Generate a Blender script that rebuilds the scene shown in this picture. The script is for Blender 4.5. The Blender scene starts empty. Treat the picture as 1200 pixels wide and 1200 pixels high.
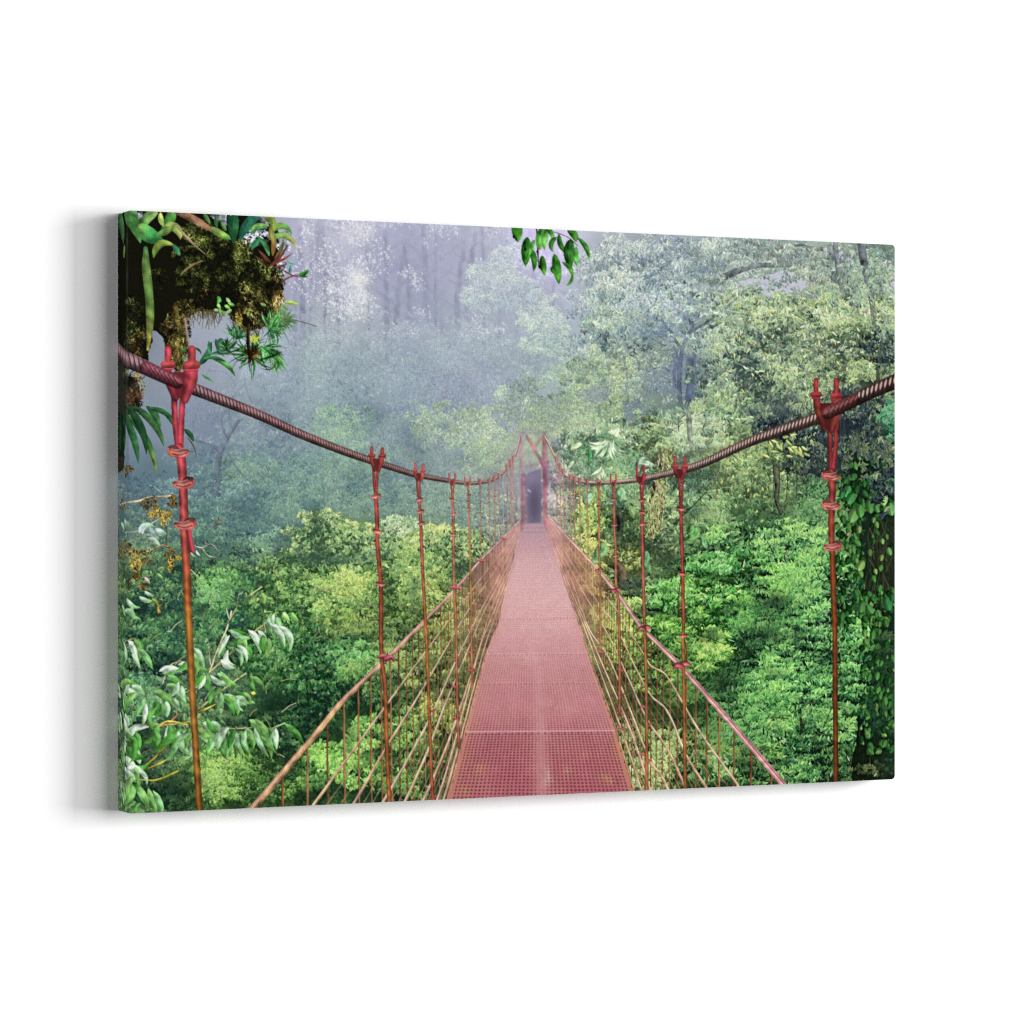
# A stretched canvas print (a red suspension footbridge in a misty cloud forest) hanging on a white wall.
# The printed picture is painted procedurally into per-vertex pigment colours of the canvas front.
import math
import numpy as np

# ------------------------------------------------------------------ print geometry
PW, PH, PT = 1.2, 0.8, 0.037             # canvas width, height, depth in metres
CW, CH = 2400, 1600                      # painting resolution (2x the pigment mesh)
ML = int(round(PT / PW * CW / 2)) * 2    # extra columns: the picture wraps round the left edge
W = CW + ML
H = CH
rng = np.random.default_rng(11)

# measuring frame: plain coordinates in which the design was measured -> canvas coordinates
QS = [(147.5, 246.0), (1048.0, 287.0), (1048.0, 913.5), (147.5, 953.5)]
QD = [(0, 0), (1, 0), (1, 1), (0, 1)]
_A, _b = [], []
for (x, y), (u, v) in zip(QS, QD):
    _A.append([x, y, 1, 0, 0, 0, -u * x, -u * y]); _b.append(u)
    _A.append([0, 0, 0, x, y, 1, -v * x, -v * y]); _b.append(v)
HM = np.append(np.linalg.solve(np.array(_A), np.array(_b)), 1).reshape(3, 3)
HI = np.linalg.inv(HM)


def T(x, y):
    x = np.asarray(x, float); y = np.asarray(y, float)
    d = HM[2, 0] * x + HM[2, 1] * y + 1
    return ((HM[0, 0] * x + HM[0, 1] * y + HM[0, 2]) / d * CW + ML,
            (HM[1, 0] * x + HM[1, 1] * y + HM[1, 2]) / d * CH)


def sc(x):
    return CH / (707.5 - (np.asarray(x, float) - 147.5) * (81.0 / 900.5)) * 1.04


_jj, _ii = np.meshgrid(np.arange(W), np.arange(H))
_u = (_jj + .5 - ML) / CW; _v = (_ii + .5) / CH
_d = HI[2, 0] * _u + HI[2, 1] * _v + HI[2, 2]
TX = ((HI[0, 0] * _u + HI[0, 1] * _v + HI[0, 2]) / _d).astype(np.float32)
TY = ((HI[1, 0] * _u + HI[1, 1] * _v + HI[1, 2]) / _d).astype(np.float32)
del _jj, _ii, _u, _v, _d

img = np.zeros((H, W, 3), np.float32)
ids = np.zeros((H, W), np.int16)
NAMES = ['forest']                        # part id -> (name)
PARENT = [None]


def part(name, parent=None):
    NAMES.append(name); PARENT.append(parent)
    return len(NAMES) - 1


def hx(s):
    if not isinstance(s, str):
        return np.asarray(s, np.float32)
    s = s.lstrip('#')
    return np.array([int(s[i:i + 2], 16) / 255 for i in (0, 2, 4)], np.float32)


def lerp(a, b, t):
    return a + (b - a) * t


# ------------------------------------------------------------------ smooth noise
def vnoise(nx, ny, seed):
    r = np.random.default_rng(seed).random((ny + 2, nx + 2)).astype(np.float32)
    gx = np.linspace(0, nx, W, endpoint=False); gy = np.linspace(0, ny, H, endpoint=False)
    ix = gx.astype(int); iy = gy.astype(int)
    fx = (gx - ix).astype(np.float32); fy = (gy - iy).astype(np.float32)
    fx = fx * fx * (3 - 2 * fx); fy = fy * fy * (3 - 2 * fy)
    a = r[iy][:, ix]; b = r[iy][:, ix + 1]; c = r[iy + 1][:, ix]; d = r[iy + 1][:, ix + 1]
    top = a + (b - a) * fx[None]; bot = c + (d - c) * fx[None]
    return top + (bot - top) * fy[:, None]


def fbm(n, seed, o=4):
    s = np.zeros((H, W), np.float32); a = 1.0; t = 0
    for k in range(o):
        s += a * vnoise(int(n * 1.5), n, seed + k); t += a; a *= .55; n *= 2
    return s / t


def blur(a, r):
    for _ in range(2):
        for ax in (0, 1):
            p = [(0, 0)] * a.ndim; p[ax] = (r + 1, r)
            c = np.cumsum(np.pad(a, p, mode='edge'), axis=ax, dtype=np.float64)
            n = a.shape[ax]
            sl1 = [slice(None)] * a.ndim; sl2 = list(sl1)
            sl1[ax] = slice(2 * r + 1, 2 * r + 1 + n); sl2[ax] = slice(0, n)
            a = ((c[tuple(sl1)] - c[tuple(sl2)]) / (2 * r + 1)).astype(np.float32)
    return a


def soft(x0, y0, rx, ry, p=2.0):
    d = ((TX - x0) / rx) ** 2 + ((TY - y0) / ry) ** 2
    return np.exp(-d ** (p / 2))


def veil(col, a):
    """mist: lay a soft veil of colour over what is painted so far"""
    global img
    img += (hx(col)[None, None] - img) * a[..., None].astype(np.float32)


# ------------------------------------------------------------------ brushes
def leaves(x, y, L, wd, ang, col, pid=None, rib=.10, tip=.25):
    """opaque leaf strokes, painted in the given order (measuring coordinates)"""
    x = np.asarray(x, float); n = len(x)
    if n == 0:
        return
    cx, cy = T(x, y); s = sc(x)
    L = np.broadcast_to(L, n) * s; wd = np.broadcast_to(wd, n) * s
    ang = np.broadcast_to(ang, n)
    col = np.asarray(col, np.float32)
    CH_ = 3000
    for k in range(0, n, CH_):
        sl = slice(k, min(n, k + CH_))
        h = L[sl] / 2; R = int(math.ceil(h.max())) + 1
        g = np.arange(-R, R + 1)
        oy, ox = np.meshgrid(g, g, indexing='ij'); ox = ox.ravel(); oy = oy.ravel()
        bx = np.round(cx[sl]).astype(int); by = np.round(cy[sl]).astype(int)
        dx = ox[None] + (bx - cx[sl])[:, None]; dy = oy[None] + (by - cy[sl])[:, None]
        ca = np.cos(ang[sl])[:, None]; sa = np.sin(ang[sl])[:, None]
        a = (dx * ca + dy * sa) / np.maximum(h, .7)[:, None]
        b = (-dx * sa + dy * ca) / np.maximum(wd[sl] / 2, .55)[:, None]
        prof = np.clip(1 - a * a, 0, 1) ** .75 * (1 - tip * a)
        m = (np.abs(a) < 1) & (np.abs(b) <= prof)
        px = ox[None] + bx[:, None]; py = oy[None] + by[:, None]
        m &= (px >= 0) & (px < W) & (py >= 0) & (py < H)
        r, c = np.nonzero(m)
        q = b[r, c]
        sh = 1 + np.where(q < 0, rib, -rib) * .9 + (np.abs(q) < .22) * rib
        cc = col[sl][r] * sh[:, None]
        img[py[r, c], px[r, c]] = cc
        if pid is not None:
            ids[py[r, c], px[r, c]] = pid


def catmull(p, n=10):
    p = np.asarray(p, float)
    if len(p) < 3:
        return p
    q = np.vstack([2 * p[0] - p[1], p, 2 * p[-1] - p[-2]])
    out = []
    for i in range(1, len(q) - 2):
        t = np.linspace(0, 1, n, endpoint=False)[:, None]
        a, b, c, d = q[i - 1], q[i], q[i + 1], q[i + 2]
        out.append(.5 * (2 * b + (c - a) * t + (2 * a - 5 * b + 4 * c - d) * t ** 2 + (3 * b - a - 3 * c + d) * t ** 3))
    out.append(p[-1][None])
    return np.vstack(out)


def tube(pts, w, cols, alpha=1.0, pid=None, dark=.45, light=.25, lq=-.35, twist=None, smooth=True,
         rib=0.0, veins=0.0, mott=0.0, minw=1.15, rusty=False):
    """a rounded stroke. pts: [(x,y)], w: width(s), cols: colour(s) along it"""
    p = np.asarray(pts, float)
    w = np.broadcast_to(np.asarray(w, float), len(p)) if np.ndim(w) == 0 else np.asarray(w, float)
    if isinstance(cols, (str,)) or (not isinstance(cols, list)):
        cols = [cols]
    C = np.array([hx(c) for c in cols], np.float32)
    ta = np.linspace(0, 1, len(p)); al = alpha if np.ndim(alpha) else [alpha]
    q = np.column_stack([p, w, ta])
    q = catmull(q) if smooth else q
    X, Y = T(q[:, 0], q[:, 1]); S = sc(q[:, 0])
    seg = np.hypot(np.diff(X), np.diff(Y)); s = np.append(0, np.cumsum(seg))
    n = max(2, int(s[-1] / 5) + 1)
    ss = np.linspace(0, s[-1], n)
    X = np.interp(ss, s, X); Y = np.interp(ss, s, Y); WD = np.interp(ss, s, q[:, 2] * S); TT = np.interp(ss, s, q[:, 3])
    I, Q, A, SS = [], [], [], []
    for i in range(n - 1):
        x0, y0, x1, y1 = X[i], Y[i], X[i + 1], Y[i + 1]
        r = max(WD[i], WD[i + 1], minw) / 2 + 1
        ax, bx = int(max(0, min(x0, x1) - r)), int(min(W - 1, max(x0, x1) + r))
        ay, by = int(max(0, min(y0, y1) - r)), int(min(H - 1, max(y0, y1) + r))
        if ax > bx or ay > by:
            continue
        gx = np.arange(ax, bx + 1)[None]; gy = np.arange(ay, by + 1)[:, None]
        dx, dy = x1 - x0, y1 - y0; l2 = dx * dx + dy * dy + 1e-9
        t = np.clip(((gx - x0) * dx + (gy - y0) * dy) / l2, 0, 1)
        ex = gx - (x0 + dx * t); ey = gy - (y0 + dy * t)
        hw = np.maximum(WD[i] + (WD[i + 1] - WD[i]) * t, minw) / 2
        dd = np.hypot(ex, ey)
        m = dd <= hw
        if not m.any():
            continue
        sgn = np.sign(dx * ey - dy * ex)
        rr, cc = np.nonzero(m)
        I.append((rr + ay) * W + cc + ax)
        Q.append((sgn * dd / hw)[m]); A.append((TT[i] + (TT[i + 1] - TT[i]) * t)[m]); SS.append((ss[i] + math.sqrt(l2) * t)[m])
    if not I:
        return
    I = np.concatenate(I); Q = np.concatenate(Q); A = np.concatenate(A); SS = np.concatenate(SS)
    o = np.argsort(np.abs(Q), kind='stable')
    I, Q, A, SS = I[o], Q[o], A[o], SS[o]
    I, u = np.unique(I, return_index=True); Q, A, SS = Q[u], A[u], SS[u]
    tk = np.linspace(0, 1, len(C))
    col = np.column_stack([np.interp(A, tk, C[:, k]) for k in range(3)]).astype(np.float32)
    sh = 1 + light * np.exp(-((Q - lq) / .38) ** 2) - dark * np.clip(Q - lq, 0, 2) ** 1.6 * .7 - dark * .5 * np.clip(lq - Q, 0, 2) ** 2
    if twist:
        per, k, amt = twist
        wl = np.interp(A, ta, w) * 2.4
        ph = SS / (per * 2.4) + Q * k
        st = np.sin(2 * np.pi * ph)
        sh = sh * (1 + amt * st)
        if amt > .2:
            col = col + np.clip(st, 0, 1)[:, None] * amt * .22 * np.array([1.0, .8, .78], np.float32) * np.exp(-((Q - lq) / .5) ** 2)[:, None]
    if rib:
        sh = sh + rib * np.exp(-(Q / .13) ** 2)
    if veins:
        sh = sh + veins * np.sin(SS / 5.0 + np.abs(Q) * 5) * (np.abs(Q) > .12)
    if mott:
        nz = NZ2.reshape(-1)[I] - .5; n1 = NZ1.reshape(-1)[I]
        sh = sh + mott * 5 * nz
        rs = np.clip((n1 - .54) * 7, 0, 1)[:, None] * min(1.0, mott * 4)
        if rusty:
            col = col + (np.array([.50, .29, .16], np.float32) - col) * rs * .75
        sh = sh + mott * (rng.random(len(I)) - .5) + min(mott, .09) * np.sin(SS * .13 + Q * 1.5 + 3 * np.sin(SS * .031))
    col = np.clip(col * sh[:, None], 0, 1)
    aa = np.interp(A, np.linspace(0, 1, len(al)), al)[:, None].astype(np.float32)
    f = img.reshape(-1, 3)
    f[I] = f[I] * (1 - aa) + col * aa
    if pid is not None:
        ids.reshape(-1)[I] = pid


def poly(pts, col, alpha=1.0, pid=None, smooth=False, rough=0.0):
    p = np.asarray(pts, float)
    if smooth:
        p = catmull(np.vstack([p, p[:1]]), 8)
    X, Y = T(p[:, 0], p[:, 1])
    ax, bx = int(max(0, X.min() - 1)), int(min(W - 1, X.max() + 1)); ay, by = int(max(0, Y.min() - 1)), int(min(H - 1, Y.max() + 1))
    if ax > bx or ay > by:
        return None
    gx = (np.arange(ax, bx + 1) + 0.0)[None]; gy = (np.arange(ay, by + 1) + 0.0)[:, None]
    if rough:
        gx = gx + rough * (NZ1[ay:by + 1, ax:bx + 1] - .5); gy = gy + rough * (NZ2[ay:by + 1, ax:bx + 1] - .5)
    ins = np.zeros(np.broadcast(gx, gy).shape, bool)
    n = len(X)
    for i in range(n):
        x0, y0, x1, y1 = X[i], Y[i], X[(i + 1) % n], Y[(i + 1) % n]
        if y0 == y1:
            continue
        ins ^= ((y0 > gy) != (y1 > gy)) & (gx < (x1 - x0) * (gy - y0) / (y1 - y0) + x0)
    v = img[ay:by + 1, ax:bx + 1]
    v[ins] = v[ins] * (1 - alpha) + hx(col) * alpha
    if pid is not None:
        ids[ay:by + 1, ax:bx + 1][ins] = pid
    return ins


def leaf(x0, y0, x1, y1, w, col, bend=0.0, pid=None, rib=.3, dark=.18, light=.10, veins=.05, lq=-.5, blunt=.7):
    dx, dy = x1 - x0, y1 - y0
    t = np.linspace(0, 1, 9)
    px = x0 + dx * t - dy * bend * 4 * t * (1 - t); py = y0 + dy * t + dx * bend * 4 * t * (1 - t)
    pr = np.clip(t, .015, 1) ** .62 * (1 - t) ** .85 * 2.5
    pr[-1] = .02
    tube(np.column_stack([px, py]), w * np.maximum(pr, .05), col, pid=pid, rib=rib * .7, dark=dark * .8, light=light, veins=veins, lq=lq, minw=.8, mott=.2)


# ------------------------------------------------------------------ colour plan of the picture
GX = np.array([100, 160, 240, 320, 400, 480, 560, 640, 720, 800, 880, 960, 1040, 1100])
GY = np.array([265, 320, 380, 440, 500, 560, 620, 680, 740, 800, 860, 920, 970])
GRID = '''
4a6a35 4a6a35 4a4f2a b0b0c4 c4c4d8 b0b2ce b6b8d0 c4c6d8 b9c2cc a9b3c0 a3b4ac a0b2a8 6a8a70 6a8a70
2c3a1c 2c3a1c 35381a 9fa3b8 b9bcd0 a4a7c4 b3bccb aeb4c8 a9bcb0 a3b6ae 9db0a2 a8b6a2 8a9c8a 8a9c8a
7c8694 7c8694 a0a8b8 9ea8b8 b6bac8 a5aac2 aab2c4 a9b0c4 9fb3ac 90a5a4 a3b890 a6b886 8fa070 8fa070
8a95a4 8a95a4 9aa3b4 98a4b6 96a4b4 97a2b8 9a9fba a3b0b4 9cb098 7f909c 8fa584 768a66 4a5a58 4a5a58
8492a2 8492a2 7f8ea2 8796a8 7f96a0 8796a8 9eaab4 9aa6a4 93ab88 6d8474 7c9672 3f4a4c 2c3a38 2c3a38
5f7886 5f7886 64808a 6c8a8c 6e8c8a 70868e 8c9c9a 988a9a 86a478 5f7f68 7a9a68 5a7a58 2f5a3a 2f5a3a
56706a 56706a 587a72 5a7a78 8aa874 8fae78 8a9a88 a09a90 5f7c50 63885a 5a8f58 4f7f58 3a5a34 3a5a34
5a7a50 5a7a50 5a8a50 7a9a62 7a9f60 7d9c62 8a8a68 907a70 7a7f58 5d9450 4f8f4e 4a8650 2f5a34 2f5a34
4a7048 4a7048 5f8a58 5f8a52 6a8f55 64804e 687a50 7a7a50 6a9050 62a04a 3f7a44 4a8a50 3a7040 3a7040
5a7f5c 5a7f5c 7f9f7a 4a7848 3f7038 4a6e3c 4a6e3c 4a5a30 5a7a40 4a8a44 3f7f46 4d9455 4a8a4a 4a8a4a
6a8a68 6a8a68 6f9a5a 3a6038 4f7f3e 4a7a3e 4a7a3e 4a5a30 4a5a30 3f7038 3f7a44 4a8a4e 1f3a22 1f3a22
4a6a4a 4a6a4a 4a7038 46682f 3a6034 45703a 45703a 3f5a30 3f5a30 44703a 4a7f48 4a8248 26401f 26401f
4a6a4a 4a6a4a 4a7038 46682f 3a6034 45703a 45703a 3f5a30 3f5a30 44703a 4a7f48 4a8248 26401f 26401f
'''
GC = np.array([[hx(c) for c in row.split()] for row in GRID.strip().split('\n')], np.float32)


def plan(x, y):
    x = np.clip(np.asarray(x, float), GX[0], GX[-1] - .01); y = np.clip(np.asarray(y, float), GY[0], GY[-1] - .01)
    i = np.searchsorted(GX, x, side='right') - 1; j = np.searchsorted(GY, y, side='right') - 1
    fx = (x - GX[i]) / (GX[i + 1] - GX[i]); fy = (y - GY[j]) / (GY[j + 1] - GY[j])
    fx = (fx * fx * (3 - 2 * fx))[..., None]; fy = (fy * fy * (3 - 2 * fy))[..., None]
    return (GC[j, i] * (1 - fx) + GC[j, i + 1] * fx) * (1 - fy) + (GC[j + 1, i] * (1 - fx) + GC[j + 1, i + 1] * fx) * fy


def shade(x, y, rx, ry, c, a):
    X, Y = T(x, y); k = float(sc(x)); RX, RY = rx * k, ry * k
    ax, bx = int(max(0, X - 2.2 * RX)), int(min(W, X + 2.2 * RX)); ay, by = int(max(0, Y - 2.2 * RY)), int(min(H, Y + 2.2 * RY))
    if ax >= bx or ay >= by:
        return
    gx = (np.arange(ax, bx) - X)[None] / RX; gy = (np.arange(ay, by) - Y)[:, None] / RY
    m = np.exp(-(gx * gx + gy * gy)) * a * np.clip(.25 + 1.5 * NZ1[ay:by, ax:bx], 0, 1.25)
    v = img[ay:by, ax:bx]
    v += (hx(c) - v) * np.clip(m, 0, 1)[..., None].astype(np.float32)


def foliage(cx, cy, rx, ry, nt, tr, L, wd, per=14, con=.5, base=None, hi=None, lo=None, flat=.7, hang=.0, pid=None, fogc=None, fog=0.0,
            rad=.6, up=1.0, lift=0.0, edge=1.15, rect=False, mixp=.25, glint=.018, under=None):
    """clumped foliage in an ellipse: nt tufts of radius tr, per leaves each; every leaf takes the plan's colour,
    darker at the underside of its tuft and lighter on top"""
    if under is None:
        under = .62 if (con >= .6 and not rect and rx > 12 and ry > 9) else 0
    if under:
        lc_ = hx(lo) * .8 if lo is not None else plan(cx, cy) * .3
        shade(cx, cy + ry * 1.0, rx * .95, ry * .6, lc_, under)
    th = rng.random(nt) * 2 * np.pi; r = np.sqrt(-np.log(1 - .93 * rng.random(nt))) * .66 * edge
    tx = cx + rx * r * np.cos(th); ty = cy + ry * r * np.sin(th)
    if rect:
        tx = cx + rx * rng.uniform(-1, 1, nt); ty = cy + ry * rng.uniform(-1, 1, nt)
    o = np.argsort(ty + rng.normal(0, 4, nt)); tx, ty = tx[o], ty[o]
    tb = rng.normal(0, .5, nt); ts = tr * (0.7 + .7 * rng.random(nt))
    a = rng.random((nt, per)) * 2 * np.pi; rr = np.sqrt(rng.random((nt, per)))
    ox = rr * np.cos(a); oy = rr * np.sin(a)
    v = -oy * .75 * up + rng.normal(0, .42, (nt, per)) + tb[:, None] + lift
    jx, jy = T(tx, ty)
    jx = np.clip(jx.astype(int), 0, W - 1); jy = np.clip(jy.astype(int), 0, H - 1)
    v = v + (4.6 * (NZ3[jy, jx] - .5) + 2.0 * (NZ1[jy, jx] - .5))[:, None]
    oi = np.argsort(v + rng.normal(0, .3, v.shape), axis=1)
    ox = np.take_along_axis(ox, oi, 1); oy = np.take_along_axis(oy, oi, 1); v = np.take_along_axis(v, oi, 1)
    x = (tx[:, None] + ox * ts[:, None]).ravel(); y = (ty[:, None] + oy * ts[:, None] * flat).ravel(); v = v.ravel()
    ang = np.arctan2(oy, ox).ravel() * rad + rng.normal(0, .7, nt * per) + hang
    if base is None:
        b = plan(x, y)
    else:
        b = np.broadcast_to(hx(base), (len(x), 3)) * (1 - mixp) + plan(x, y) * mixp
    hi = hx(hi) if hi is not None else np.clip(b * 1.25 + np.array([.16, .17, .06]), 0, 1)
    lo = hx(lo) if lo is not None else b * np.array([.38, .42, .52])
    vp = np.clip(v, 0, 1.6)[:, None] * con; vn = np.clip(-v, 0, 1.3)[:, None] * con
    c = b + (hi - b) * np.clip(vp, 0, 1.15) + (lo - b) * np.clip(vn, 0, 1)
    c = c * (1 + rng.normal(0, .07 * con + .02, (len(x), 1))) + rng.normal(0, .035 * con, (len(x), 3)) * np.array([1, .5, .8])
    g = rng.random(len(x)) < glint * con
    c[g] = c[g] * .4 + np.array([.80, .86, .78]) * .6 * (.75 + .35 * b[g].mean(1, keepdims=True))
    if fogc is not None:
        c = c + (hx(fogc) - c) * fog
    n = len(x)
    Ls = L * (0.5 + 1.0 * rng.random(n)); ws = wd * (0.6 + .8 * rng.random(n)); c = np.clip(c, 0, 1)
    k = int(n * .62) if under and nt > 70 else n
    leaves(x[:k], y[:k], Ls[:k], ws[:k], ang[:k], c[:k], pid)
    if k < n:
        lc_ = plan(cx, cy) * .3 + np.array([.05, .045, .04])
        for q in range(rng.integers(2, 5)):
            x0 = cx + rng.normal(0, rx * .35); y0 = cy + ry * rng.uniform(.2, .9); a = -1.57 + rng.normal(0, .6); l = ry * rng.uniform(.7, 1.5)
            x1, y1 = x0 + l * math.cos(a), y0 + l * math.sin(a)
            tube([(x0, y0), ((x0 + x1) / 2 + rng.normal(0, 1.5), (y0 + y1) / 2), (x1, y1)], [1.7, 1.2, .6], lc_ * rng.uniform(.7, 1.5), alpha=[.75, .7, .2], pid=pid, dark=.1, light=0)
            for z in range(2):
                t_ = rng.uniform(.3, .8); a2 = a + rng.choice([-1, 1]) * rng.uniform(.5, 1.0); l2 = l * .45
                bx_, by_ = x0 + (x1 - x0) * t_, y0 + (y1 - y0) * t_
                tube([(bx_, by_), (bx_ + l2 * math.cos(a2), by_ + l2 * math.sin(a2))], [.9, .4], lc_ * rng.uniform(.7, 1.6), alpha=[.65, .2], pid=pid, dark=.1, light=0)
        leaves(x[k:], y[k:], Ls[k:], ws[k:], ang[k:], c[k:], pid)


NZ3 = fbm(16, 77, 3); NZ1 = fbm(60, 3, 4); NZ2 = fbm(60, 33, 4)

# ================================================================== PAINTING: misty background
P_FOREST = 0
for k in range(0, H, 100):
    img[k:k + 100] = plan(TX[k:k + 100], TY[k:k + 100])
n5 = fbm(5, 5, 5); n20 = fbm(24, 21, 4)
img *= (1 + .10 * (n5 - .5) + .12 * (n20 - .5))[..., None]


def D(pts, o):
    """crop coordinates (4.8x enlargement of a window with origin o) -> measuring coordinates"""
    return [(o[0] + x / 4.8,) + (o[1] + y / 4.8,) + tuple(r) for x, y, *r in pts]


A4 = (350, 240); B1 = (580, 250); A1 = (120, 230); A2 = (120, 480); A3 = (120, 720); A5 = (350, 480)
B2 = (580, 480); B3 = (580, 710); B4 = (810, 260); B5 = (810, 480); B6 = (810, 710)

# --- far crowns in the mist (tiny leaves, hardly any contrast)
P_FARCROWN = part('misty_tree_crown')
P_MTRUNK = part('distant_wood')
for (x, y, rx, ry, c) in [(470, 330, 45, 75, 'a2a5c2'), (520, 300, 60, 45, 'a8abc8'), (560, 400, 70, 60, 'a0a6bb'), (430, 440, 90, 50, '98a5b6'),
                          (350, 300, 40, 60, 'a9abc2'), (600, 290, 50, 45, 'bcc3d2'), (350, 450, 80, 50, '98a7b8'), (660, 330, 60, 60, 'afb5c8')]:
    foliage(x, y, rx, ry, 130, 9, 3.2, 1.4, per=14, con=.13, base=c, hi='c6c9da', lo='8f94b0', pid=P_FARCROWN)
img[:] = blur(img, 3)
# misty trunks
for pts, w, c, a in [
    (D([(115, 40), (112, 200), (105, 420), (100, 660)], A4), [9, 9, 8, 8], '9b9db8', .55),
    (D([(152, 200), (150, 420), (155, 560), (158, 720)], A4), [5, 5, 6, 6], '9699b4', .6),
    (D([(20, 400), (18, 520), (20, 650)], A4), [6, 6, 7], '9496b0', .55),
    (D([(60, 60), (70, 200), (60, 330)], A4), [3, 3, 3], 'a0a3bc', .5),
    (D([(470, 90), (450, 330), (440, 500), (430, 680)], A4), [16, 20, 18, 16], '9ea1bf', .45),
    (D([(680, 280), (720, 430), (840, 560), (880, 480)], A4), [8, 9, 10, 6], '9fa2c0', .4),
    (D([(846, 800), (840, 920), (835, 1060), (830, 1180)], A4), [10, 12, 13, 14], '8a8cab', .6),
    (D([(860, 880), (800, 700), (780, 560)], A4), [9, 6, 4], '9496b2', .4),
    (D([(610, 840), (605, 920)], A4), [5, 5], 'a3a4b8', .5),
    (D([(165, 700), (170, 850), (165, 960), (160, 1080)], B1), [9, 10, 12, 14], '8f92b0', .6),
    (D([(240, 780), (215, 900), (190, 1020)], B1), [4, 5, 7], '9496b2', .5),
    (D([(280, 400), (400, 490), (510, 575)], B1), [3, 3, 3], 'c6c8da', .6),
    (D([(340, 420), (430, 480), (525, 545)], B1), [2, 2, 2], '9a9cb6', .6),
    (D([(360, 700), (420, 780), (440, 830)], B1), [3, 3, 3], '9da2ae', .6),
]:
    tube(pts, np.array(w) * 1.15, c, alpha=[0, a * .8, a, a * .6, 0], pid=part('misty_tree_trunk'), dark=.05, light=.02)
r2 = np.random.default_rng(5)
for x in (344, 353, 362, 379, 396, 431, 452, 463, 478, 498, 509, 534, 547, 566, 584, 606, 629, 648):
    y1 = r2.uniform(390, 480); y0 = r2.uniform(255, 300); w = r2.uniform(2.5, 8); b = r2.normal(0, 7)
    c = hx('9093b0') * r2.uniform(.94, 1.05)
    tube([(x + b, y0), (x + b * .3, (y0 * 2 + y1) / 3), (x, (y0 + y1 * 2) / 3), (x + r2.normal(0, 2), y1)], [w * .7, w * .85, w, w * 1.2], c, alpha=[.25, .5, .5, .45, 0], pid=part('misty_tree_trunk'), dark=.05, light=.0, mott=.1)
    for k in range(4):
        yb = r2.uniform(y0 + 20, y1 - 20); l = r2.uniform(14, 40); d = r2.choice([-1, 1])
        tube([(x + b * .3, yb), (x + d * l * .5, yb - l * .4), (x + d * l, yb - l * r2.uniform(.5, .9))], [w * .35, w * .25, w * .12], c, alpha=[.45, .4, .1], pid=P_MTRUNK, dark=.05, light=0)
for (x, y, rx, ry, a) in [(472, 330, 26, 60, .35), (505, 350, 30, 40, .3), (540, 300, 30, 30, .2), (375, 400, 30, 18, .2), (523, 440, 14, 26, .35), (455, 410, 40, 16, .2), (615, 445, 16, 26, .35), (565, 395, 26, 14, .2), (340, 300, 10, 50, .15)]:
    veil('8e91b2', a * soft(x, y, rx, ry) * (.4 + 1.2 * NZ2))
img[:] = blur(img, 1)
# sky specks glinting through
for (x, y, rx, ry, n) in [(360, 272, 10, 14, 60), (398, 262, 12, 6, 50), (420, 272, 16, 14, 190), (440, 300, 14, 20, 120), (382, 300, 16, 16, 120), (395, 345, 18, 26, 260),
                          (418, 325, 13, 24, 300), (422, 358, 16, 16, 300), (405, 350, 18, 18, 170), (372, 330, 18, 26, 120), (478, 320, 10, 6, 40), (487, 330, 7, 9, 40),
                          (500, 282, 4, 6, 14), (520, 266, 16, 8, 90), (575, 268, 10, 8, 60), (470, 388, 22, 6, 110), (490, 365, 12, 5, 30), (552, 390, 16, 8, 90),
                          (578, 385, 14, 5, 60), (555, 372, 6, 6, 40), (592, 400, 6, 6, 30), (640, 300, 30, 22, 200), (350, 320, 10, 30, 70), (470, 262, 60, 5, 60)]:
    th = rng.random(n) * 6.283; r = np.sqrt(rng.random(n)) * 1.1
    n = int(n * 1.15)
    th = rng.random(n) * 6.283; r = np.sqrt(rng.random(n)) * 1.1
    c = hx('eaeaf2') + rng.normal(0, .035, (n, 1)) - .06 * rng.random((n, 1))
    leaves(x + rx * r * np.cos(th) + rng.normal(0, 3, n), y + ry * r * np.sin(th) + rng.normal(0, 3, n), 2.3 * (0.4 + rng.random(n)), 1.2 * (.4 + rng.random(n)), rng.random(n) * 6.28, c, rib=.02)
    k = n // 3
    leaves(x + rx * rng.normal(0, .8, k), y + ry * rng.normal(0, .8, k), 2.6 * (0.4 + rng.random(k)), 1.2, rng.random(k) * 6.28, hx('a9abc4') + rng.normal(0, .03, (k, 1)), rib=.02)
veil('f4f2ea', .6 * soft(418, 326, 11, 12, 2) + .25 * soft(420, 350, 16, 22, 2) + .25 * soft(420, 270, 18, 14, 2))
foliage(480, 425, 150, 50, 700, 8, 3.0, 1.3, con=.2, lo='8390a6', hi='bcc8cc', pid=P_FARCROWN)
foliage(350, 420, 90, 40, 300, 8, 3.0, 1.3, con=.2, lo='7f8fa4', hi='b4c4c4', pid=P_FARCROWN)
foliage(600, 440, 60, 50, 240, 8, 3.0, 1.3, con=.22, lo='8a90aa', hi='c0ccca', pid=P_FARCROWN)
# ------------------------------------------------------------------ mid-distance forest, back to front
P_MID = part('misty_tree_crown')
def band(x0, x1, y0, y1, nt, tr, L, wd, con, pid, **k):
    foliage((x0 + x1) / 2, (y0 + y1) / 2, (x1 - x0) / 2, (y1 - y0) / 2, nt, tr, L, wd, con=con, pid=pid, **k)

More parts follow.
